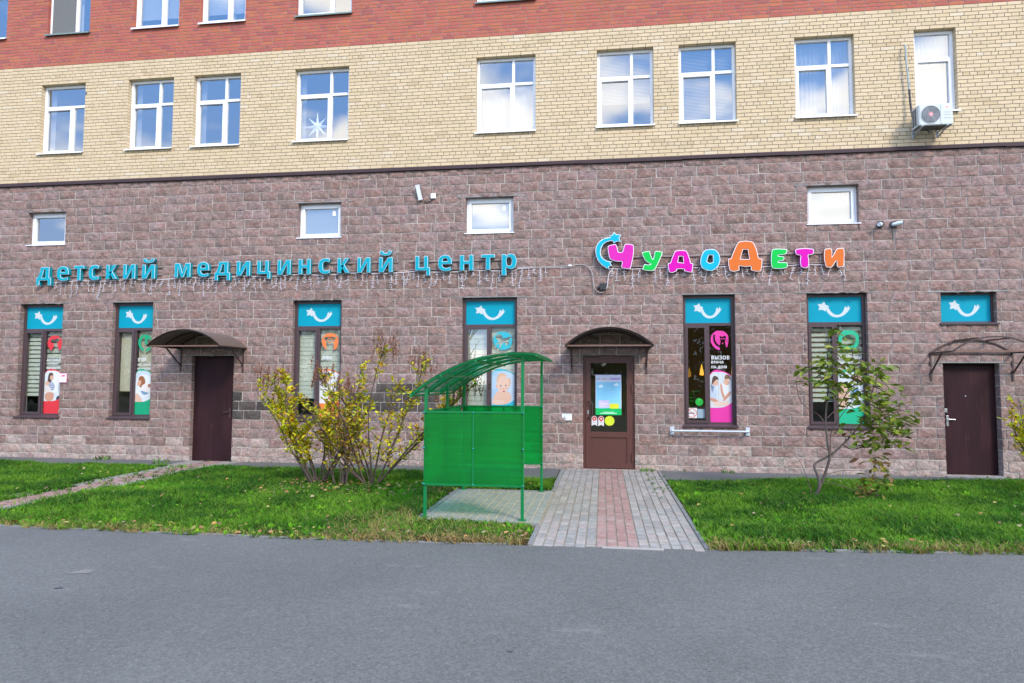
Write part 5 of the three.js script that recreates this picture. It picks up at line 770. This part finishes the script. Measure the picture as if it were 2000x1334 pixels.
{ // plaque, notice, guard rail
  const t = thing('wheelchair_plaque', 'small white plaque with a wheelchair symbol beside the entrance', 'plaque', [-0.723, 1.03, 0.034]);
  mk('plate', rbx(-0.1, -0.066, -0.012, 0.1, 0.066, 0, 0.004), std([0.74, 0.76, 0.8], { roughness: 0.35 }), t);
  const px = canvasTex(192, 128, (k) => { k.clearRect(0, 0, 192, 128); k.fillStyle = '#6a6f7a'; for (let i = 0; i < 12; i++) k.fillRect(18 + i * 13, 16, 8, 5); k.strokeStyle = '#3b3f4a'; k.fillStyle = '#3b3f4a'; k.lineWidth = 7; ell(k, 48, 46, 7, 7); k.beginPath(); k.moveTo(48, 54); k.lineTo(52, 82); k.lineTo(72, 82); k.lineTo(80, 104); k.stroke(); k.beginPath(); k.arc(52, 88, 20, 0.4, 4.2); k.stroke(); });
  mk('print', new THREE.PlaneGeometry(0.19, 0.126).translate(0, 0, 0.002), decal(px), t);
  const n = thing('paper_notice', 'small pink framed paper notice on the wall beside the red sticker window', 'notice', [-12.1, 1.79, 0.032]);
  mk('sheet', bx(-0.1, -0.105, -0.006, 0.1, 0.105, 0), std([0.72, 0.3, 0.42]), n); const pn = canvasTex(96, 96, (k) => { k.fillStyle = '#ece6ee'; k.fillRect(0, 0, 96, 96); k.fillStyle = '#e0528c'; k.fillRect(16, 14, 10, 22); k.fillRect(34, 12, 44, 22); k.fillStyle = '#9a8ea8'; for (const y of [46, 58, 70, 80]) k.fillRect(12, y, 60, 4); }); mk('print', new THREE.PlaneGeometry(0.17, 0.18).translate(0, 0, 0.002), std([1, 1, 1], { map: pn }), n);
  const r = thing('guard_rail', 'grey steel bar on two plates below the window with the pink sticker', 'rail', [2.075, 0.79, 0.02]), rm = std([0.5, 0.55, 0.6], { roughness: 0.35 });
  for (const s of [-1, 1]) { mk('wall_plate', rbx(s * 0.72 - 0.04, -0.085, 0, s * 0.72 + 0.04, 0.075, 0.012, 0.003), rm, r); mk('arm', cyl([s * 0.715, 0, 0.012], [s * 0.715, 0, 0.1], 0.018), rm, r); for (const y of [-0.06, 0.05]) mk('bolt', cyl([s * 0.72, y, 0.012], [s * 0.72, y, 0.02], 0.009, 0.009, 6), rm, r); }
  mk('bar', cyl([-0.73, 0, 0.1], [0.73, 0, 0.1], 0.019, 0.019, 14), rm, r);
}
// ---------------------------------------------------------------- things seen behind the glass
{
  for (const [x, y, z, s, e, l] of [[2.07, 1.97, -0.9, 0.75, 0.8, 'lit amber pendant lamp behind the window with the pink sticker'], [2.03, 1.95, -2.6, 0.7, 0.2, 'dim amber pendant lamp deeper in the room with the pink sticker']]) {
    const t = thing('pendant_lamp', l, 'lamp', [x, y, z], 'amber pendant lamps'); t.scale.setScalar(s);
    mk('lamp_shade', new THREE.LatheGeometry([[0.012, 0.2], [0.02, 0.14], [0.032, 0.08], [0.052, 0.0], [0.058, -0.08], [0.056, -0.1]].map(([a, b]) => new THREE.Vector2(a, b)), 20), std([0.5, 0.3, 0.04], { emissive: new THREE.Color(1, 0.5, 0.06), emissiveIntensity: 0.9 * e }), t); mk('cord', cyl([0, 0.2, 0], [0, 1.6, 0], 0.004, 0.004, 5), M.black, t);
    const p = new THREE.PointLight(new THREE.Color(1, 0.62, 0.2), 0.35 * e); p.position.set(0, -0.04, 0); p.castShadow = true; p.name = 'pendant_glow'; t.add(p);
  }
  const st = thing('paper_star', 'white folded paper star standing inside the fourth cream storey window', 'paper star', [-6.31, 7.42, -0.27]), pos = [], n = 8; for (let i = 0; i < n; i++) { const a = Math.PI / 2 + (i * 2 * Math.PI) / n, R = i % 2 ? 0.3 : 0.36, r = 0.09, P = (q, w) => [Math.cos(q) * w, Math.sin(q) * w, 0], c = [0, 0, 0.06], t = P(a, R), l = P(a + Math.PI / n, r), m = P(a - Math.PI / n, r); pos.push(...c, ...t, ...l, ...c, ...m, ...t); }
  const g = new THREE.BufferGeometry(); g.setAttribute('position', new THREE.Float32BufferAttribute(pos, 3)); g.computeVertexNormals(); mk('star', g, M.white, st); mk('stand', cyl([0, -0.42, -0.01], [0, 0, -0.01], 0.006, 0.006, 6), M.white, st);
}
// ---------------------------------------------------------------- plants
function leafAt(out, p, dir, len, wid, c, roll) {
  const d = dir.clone().normalize(), s = V(0, 1, 0).cross(d); if (s.lengthSq() < 0.01) s.set(1, 0, 0); s.normalize().applyAxisAngle(d, roll); const u = d.clone().cross(s), q = (a, b, h) => p.clone().addScaledVector(d, a * len).addScaledVector(s, b * wid).addScaledVector(u, h * wid);
  const a = q(0, 0, 0), b = q(0.35, -0.5, 0.18), e = q(0.4, 0, 0), f = q(0.35, 0.5, 0.18), g = q(0.75, -0.34, 0.1), h = q(0.75, 0.34, 0.1), t = q(1, 0, -0.12);
  for (const [x, y, z] of [[a, b, e], [a, e, f], [b, g, e], [e, h, f], [g, t, e], [e, t, h]]) { out.pos.push(...x.toArray(), ...y.toArray(), ...z.toArray()); for (let i = 0; i < 3; i++) out.col.push(...c); }
}
function leafMesh(out, parent, name = 'leaves') { const g = new THREE.BufferGeometry(); g.setAttribute('position', new THREE.Float32BufferAttribute(out.pos, 3)); g.setAttribute('color', new THREE.Float32BufferAttribute(out.col, 3)); g.computeVertexNormals(); return mk(name, g, phy([1, 1, 1], { vertexColors: true, roughness: 0.6, specularIntensity: 0.4, transmission: 0.45, thickness: 0, side: THREE.DoubleSide }), parent); }
const bark = std([0.085, 0.06, 0.05], { bumpMap: fineBump, bumpScale: 0.004 }), twigBark = std([0.11, 0.065, 0.05]);
const autumn = () => { const k = rnd(), b = 0.75 + 0.5 * rnd(); const c = k < 0.44 ? [0.72, 0.62, 0.012] : k < 0.76 ? [0.5, 0.55, 0.018] : k < 0.88 ? [0.24, 0.34, 0.03] : k < 0.96 ? [0.75, 0.42, 0.02] : [0.3, 0.14, 0.04]; return c.map((v) => v * b); };
function shrub(label, base, stems, o) {
  const t = thing('shrub', label, 'shrub', base, 'yellowing shrubs on the lawn'), trunk = [], twigs = [], out = { pos: [], col: [] }, plume = { pos: [], col: [] };
  for (let i = 0; i < stems; i++) {
    const a = (i / stems) * 6.283 + rnd(), lean = rr(0.12, o.lean), H = o.h * rr(0.72, 1.05), p = V(Math.cos(a) * rr(0.02, 0.12), -0.03, Math.sin(a) * rr(0.02, 0.1)), d = V(Math.cos(a) * lean * (o.wide ?? 1), 1, Math.sin(a) * lean * 0.7).normalize(), pts = [p.clone()], n = 7;
    for (let k = 0; k < n; k++) { d.x += (rnd() - 0.5) * 0.32; d.z += (rnd() - 0.5) * 0.26; d.y += 0.06; d.normalize(); p.addScaledVector(d, H / n); pts.push(p.clone()); }
    trunk.push(limb(pts, rr(0.013, 0.019), 0.004, 5));
    const C = new THREE.CatmullRomCurve3(pts);
    for (let k = 0; k < o.twigs; k++) {
      const u = rr(0.15, 1), q = C.getPoint(u), td = C.getTangent(Math.min(u, 0.99)), az = rnd() * 6.283, e = V(Math.cos(az), 0.35 + rnd() * 0.7, Math.sin(az)).normalize().lerp(td, 0.35).normalize(), L = rr(0.18, 0.5) * (1.15 - u * 0.5), tp = [q.clone()], m = 4, w = q.clone();
      for (let j = 0; j < m; j++) { e.x += (rnd() - 0.5) * 0.4; e.y += (rnd() - 0.4) * 0.3; e.z += (rnd() - 0.5) * 0.4; e.normalize(); w.addScaledVector(e, L / m); tp.push(w.clone()); }
      twigs.push(limb(tp, 0.0048, 0.002, 3));
      const T = new THREE.CatmullRomCurve3(tp), cnt = Math.round(L / 0.03 * o.leaf * (u > 0.35 ? 1 : 0.5));
      for (let j = 0; j < cnt; j++) { const v = rr(0.15, 1), at = T.getPoint(v), az2 = rnd() * 6.283, ld = V(Math.cos(az2), rr(-0.35, 0.6), Math.sin(az2)).lerp(e, 0.4); leafAt(out, at, ld, rr(0.055, 0.1), rr(0.034, 0.055), (o.tint ?? autumn)(), (rnd() - 0.5) * 2); }
    }
    if (o.plume && i % 2 === 0) for (let k = 0; k < o.plume; k++) { const q = pts[n].clone().add(V((rnd() - 0.5) * 0.5, rr(-0.25, 0.05), (rnd() - 0.5) * 0.3)), h = rr(0.18, 0.4), top = q.clone().add(V((rnd() - 0.5) * 0.12, h, (rnd() - 0.5) * 0.1)); twigs.push(limb([q, q.clone().lerp(top, 0.5), top], 0.003, 0.0015, 3)); for (let j = 0; j < 26; j++) { const v = rr(0.25, 1), at = q.clone().lerp(top, v), az = rnd() * 6.283, b = 0.7 + 0.6 * rnd(); leafAt(plume, at, V(Math.cos(az), 0.9, Math.sin(az)), rr(0.025, 0.055) * (1.2 - v * 0.6), 0.014, [0.34 * b, 0.16 * b, 0.1 * b], rnd() * 3); } }
  }
  mk('stems', merge(trunk), bark, t); mk('twigs', merge(twigs), twigBark, t); if (out.pos.length) leafMesh(out, t); if (plume.pos.length) leafMesh(plume, t, 'seed_heads');
  return t;
}
const rusty = () => (rnd() < 0.24 ? pick([[0.3, 0.15, 0.05], [0.26, 0.26, 0.04], [0.42, 0.24, 0.05]]) : autumn());
const bareish = () => { const k = rnd(), b = 0.7 + 0.5 * rnd(); return (k < 0.45 ? [0.36, 0.17, 0.05] : k < 0.8 ? [0.5, 0.4, 0.03] : [0.25, 0.11, 0.05]).map((v) => v * b); };
shrub('bushy yellow leaved shrub in front of the orange sticker window', [-4.8, 0, 2.73], 11, { h: 2.2, lean: 0.95, twigs: 21, leaf: 1.4, wide: 1.45 });
shrub('thin nearly bare shrub between the two yellow shrubs', [-4.3, 0, 2.93], 8, { h: 1.45, lean: 0.42, twigs: 10, leaf: 0.2, tint: bareish, wide: 0.9 });
shrub('yellow shrub with brown seed heads beside the green shelter', [-3.82, 0, 2.75], 13, { h: 2.35, lean: 0.85, twigs: 24, leaf: 0.75, plume: 24, wide: 1.75, tint: rusty });
shrub('yellowing shrub at the scratched steel door', [7.18, 0, 1.75], 10, { h: 1.75, lean: 0.6, twigs: 15, leaf: 1.0, wide: 1.1 });
{ // crooked young tree on the lawn
  const X = 3.23, Z = 2.64, t = thing('young_tree', 'crooked young tree with drooping green leaves in front of the mint green sticker window', 'tree', [X, 0, Z]);
  const B = [[[3.23, -0.02], [3.29, 0.12], [3.29, 0.28], [3.24, 0.46], [3.3, 0.52], [3.48, 0.63], [3.65, 0.8], [3.81, 0.96], [3.96, 1.14], [4.06, 1.4], [4.12, 1.66], [4.17, 1.82]], [[3.27, 0.05], [3.34, 0.18], [3.41, 0.38], [3.46, 0.62], [3.43, 0.8], [3.42, 1.14], [3.45, 1.4], [3.48, 1.76], [3.46, 2.1], [3.48, 2.37], [3.51, 2.61]], [[3.65, 0.8], [3.75, 0.73], [3.9, 0.76], [4.05, 0.89], [4.25, 0.97], [4.44, 0.94]], [[3.73, 0.91], [3.9, 0.99], [4.15, 1.17], [4.35, 1.3], [4.47, 1.35]], [[3.44, 1.19], [3.62, 1.4], [3.75, 1.66], [3.83, 1.87], [3.79, 2.18], [3.82, 2.39]], [[3.43, 1.06], [3.32, 1.24], [3.15, 1.34], [3.05, 1.45], [2.99, 1.66], [2.99, 1.81], [3.11, 1.92]], [[3.46, 0.69], [3.23, 0.82], [3.01, 1.0], [2.84, 1.13]], [[3.2, -0.01], [3.13, 0.28], [3.0, 0.58], [2.78, 0.75]], [[3.37, 0.23], [3.59, 0.18], [3.78, 0.11], [4.02, 0.03]], [[3.41, 0.33], [3.65, 0.41], [3.94, 0.42], [4.13, 0.48]], [[3.48, 1.61], [3.33, 1.87], [3.21, 2.08]], [[3.48, 0.64], [3.51, 0.98], [3.69, 1.24], [3.92, 1.56], [3.98, 1.82]]];
  const zOff = [0.05, -0.05, 0.25, 0.35, 0.2, 0.1, 0.3, -0.1, 0.3, 0.35, 0.0, -0.25], rad = [[0.026, 0.005], [0.024, 0.004], [0.011, 0.003], [0.011, 0.003], [0.01, 0.003], [0.009, 0.003], [0.006, 0.002], [0.006, 0.003], [0.006, 0.002], [0.006, 0.002], [0.005, 0.002], [0.009, 0.003]], curves = [];
  const tr = [], br = [];
  B.forEach((b, i) => { const pts = b.map(([x, y], k) => V(x - X, y, zOff[i] * (i < 2 ? Math.sin(k * 1.3) * 0.7 : k / b.length))); curves.push(new THREE.CatmullRomCurve3(pts)); (i < 2 ? tr : br).push(limb(pts, ...rad[i], 6)); });
  mk('trunk', merge(tr), std([0.105, 0.08, 0.07], { bumpMap: fineBump, bumpScale: 0.004 }), t);
  const out = { pos: [], col: [] }, cl = [[3.52, 2.5, 0.12, 6], [3.5, 2.21, 0.18, 14], [3.23, 1.89, 0.22, 20], [3.36, 2.02, 0.18, 12], [3.45, 1.62, 0.18, 10], [3.41, 1.82, 0.2, 16], [3.61, 1.87, 0.24, 22], [3.7, 1.5, 0.22, 14], [3.82, 2.3, 0.16, 8], [3.79, 2.03, 0.22, 14], [3.98, 1.92, 0.26, 20], [4.12, 1.87, 0.2, 12], [4.3, 1.97, 0.14, 6], [3.83, 1.71, 0.2, 14], [4.05, 1.66, 0.3, 30], [4.19, 1.46, 0.3, 34], [4.06, 1.32, 0.28, 28], [4.3, 1.25, 0.3, 34], [4.15, 1.04, 0.3, 30], [3.95, 0.94, 0.22, 14], [4.4, 1.15, 0.22, 18], [4.51, 0.89, 0.16, 10], [4.17, 0.79, 0.18, 12], [3.85, 0.88, 0.14, 6], [3.61, 1.06, 0.12, 5], [4.01, 0.42, 0.22, 14, 1], [4.13, 0.37, 0.14, 6, 1], [3.98, 0.17, 0.18, 9, 1], [4.13, 0.14, 0.18, 8, 1], [3.93, 0.06, 0.1, 5, 1]];
  const samples = curves.flatMap((c) => c.getPoints(14).slice(4));
  for (const [x, y, r, n, dry] of cl) for (let i = 0; i < n * 1.35; i++) {
    const p = V(x - X + (rnd() - 0.5) * 1.7 * r, y + (rnd() - 0.5) * 1.7 * r, 0.12 + (rnd() - 0.5) * 2 * r); p.y = Math.max(p.y, 0.04); let best = samples[0]; for (const q of samples) if (q.distanceToSquared(p) < best.distanceToSquared(p)) best = q;
    if (i % 2 === 0) br.push(limb([best, best.clone().lerp(p, 0.5).add(V(0, 0.02, 0)), p], 0.0035, 0.0018, 3));
    const k = rnd(), b = 0.75 + 0.5 * rnd(), c = (dry ? (k < 0.4 ? [0.3, 0.26, 0.03] : k < 0.7 ? [0.2, 0.11, 0.04] : [0.12, 0.17, 0.03]) : k < 0.62 ? [0.15, 0.23, 0.022] : k < 0.85 ? [0.28, 0.35, 0.03] : k < 0.94 ? [0.3, 0.3, 0.03] : [0.12, 0.09, 0.03]).map((v) => v * b), az = rnd() * 6.283; leafAt(out, p, V(Math.cos(az), rr(-0.7, 0.1), Math.sin(az) * 0.8), rr(0.1, 0.17), rr(0.06, 0.095), c, (rnd() - 0.5) * 1.6);
  }
  mk('branches', merge(br), twigBark, t); leafMesh(out, t, 'crown');
}
{ // potted plant on the sill inside
  const t = thing('potted_plant', 'green house plant on the sill behind the window with the pink sticker', 'plant', [1.83, 0.94, -0.38]), out = { pos: [], col: [] };
  mk('pot', new THREE.LatheGeometry([[0, 0], [0.06, 0], [0.085, 0.14], [0.078, 0.14], [0.07, 0.12], [0, 0.12]].map(([a, b]) => new THREE.Vector2(a, b)), 18), std([0.3, 0.14, 0.08]), t); mk('stem', limb([[0, 0.1, 0], [0.01, 0.3, 0], [0.0, 0.55, 0.01]], 0.014, 0.006), bark, t);
  for (let i = 0; i < 30; i++) { const a = i * 2.4, h = 0.28 + 0.3 * rnd(); leafAt(out, V(0, h, 0), V(Math.cos(a), 0.2 + rnd() * 0.5, Math.sin(a)), 0.13 + rnd() * 0.06, 0.07, [0.06, 0.2, 0.03], rnd()); } leafMesh(out, t);
}
// trees across the road, behind the viewer, that the ground floor panes mirror
function farTree(label, x, z, h, w, n, bare) {
  const t = thing('roadside_tree', label, 'tree', [x, 0, z], 'trees across the road'), tr = [limb([[0, -0.1, 0], [0.1, h * 0.35, 0.05], [-0.05, h * 0.7, 0], [0, h * 0.96, 0.1]], 0.16, 0.02, 7)], out = { pos: [], col: [] };
  for (let i = 0; i < 16; i++) { const a = rnd() * 6.283, y = h * rr(0.18, 0.8), L = w * rr(0.5, 1), p = V(0, y, 0), q = V(Math.cos(a) * L * 0.55, y + L * 0.4, Math.sin(a) * L * 0.55), e = V(Math.cos(a) * L, y + L * 0.75, Math.sin(a) * L); tr.push(limb([p, q, e], 0.05, 0.012, 5)); for (let j = 0; j < 5; j++) { const s = q.clone().lerp(e, rnd()); tr.push(limb([s, s.clone().add(V(rr(-0.6, 0.6), rr(0.1, 0.7), rr(-0.6, 0.6)))], 0.018, 0.005, 4)); } }
  mk('trunk', merge(tr), bark, t);
  for (let i = 0; i < n; i++) { const a = rnd() * 6.283, u = rr(0.02, 1), rad = w * Math.pow(Math.sin(Math.min(1, u * 0.9 + 0.12) * Math.PI), 0.7) * Math.sqrt(rnd()) * (0.8 + 0.4 * vnoise(a * 2, u * 6, 5)), p = V(Math.cos(a) * rad, h * (0.04 + 0.98 * u), Math.sin(a) * rad), b = 0.6 + 0.7 * rnd(); leafAt(out, p, V(rnd() - 0.5, rnd() - 0.6, rnd() - 0.5), rr(0.22, 0.42), rr(0.16, 0.28), [0.05 * b, 0.085 * b, 0.02 * b], rnd() * 3); }
  if (n) leafMesh(out, t, 'crown');
}
[[-46, 27, 9, 3.4, 2200], [-40, 29, 8, 3.2, 2200], [-34, 28, 9, 3.4, 2200], [-28.5, 29, 8.5, 3.2, 2200], [-23, 28, 8, 3, 2200], [-18, 29, 9, 3, 2200], [-13.5, 28, 7.5, 2.4, 1800], [-3.2, 29, 8, 2.6, 2200], [1.2, 28, 8.5, 2.8, 4200], [5.6, 29, 9, 3.0, 4200], [10, 28, 8.5, 2.9, 4200], [14.5, 28.5, 9, 2.9, 2400], [19.5, 29, 8.5, 3, 2200], [25, 28, 9, 3.2, 2200]].forEach(([x, z, h, w, n], i) => farTree('leafy dark tree across the road, mirrored in the ground floor panes', x, z, h, w, n));
farTree('bare thin tree across the road, mirrored in the pane above the shelter', -8.2, 27, 7.5, 2.2, 0, true);

scene.traverse((o) => { if (o.isMesh) { o.castShadow = o.receiveShadow = true; } });
renderer.render(scene, camera);
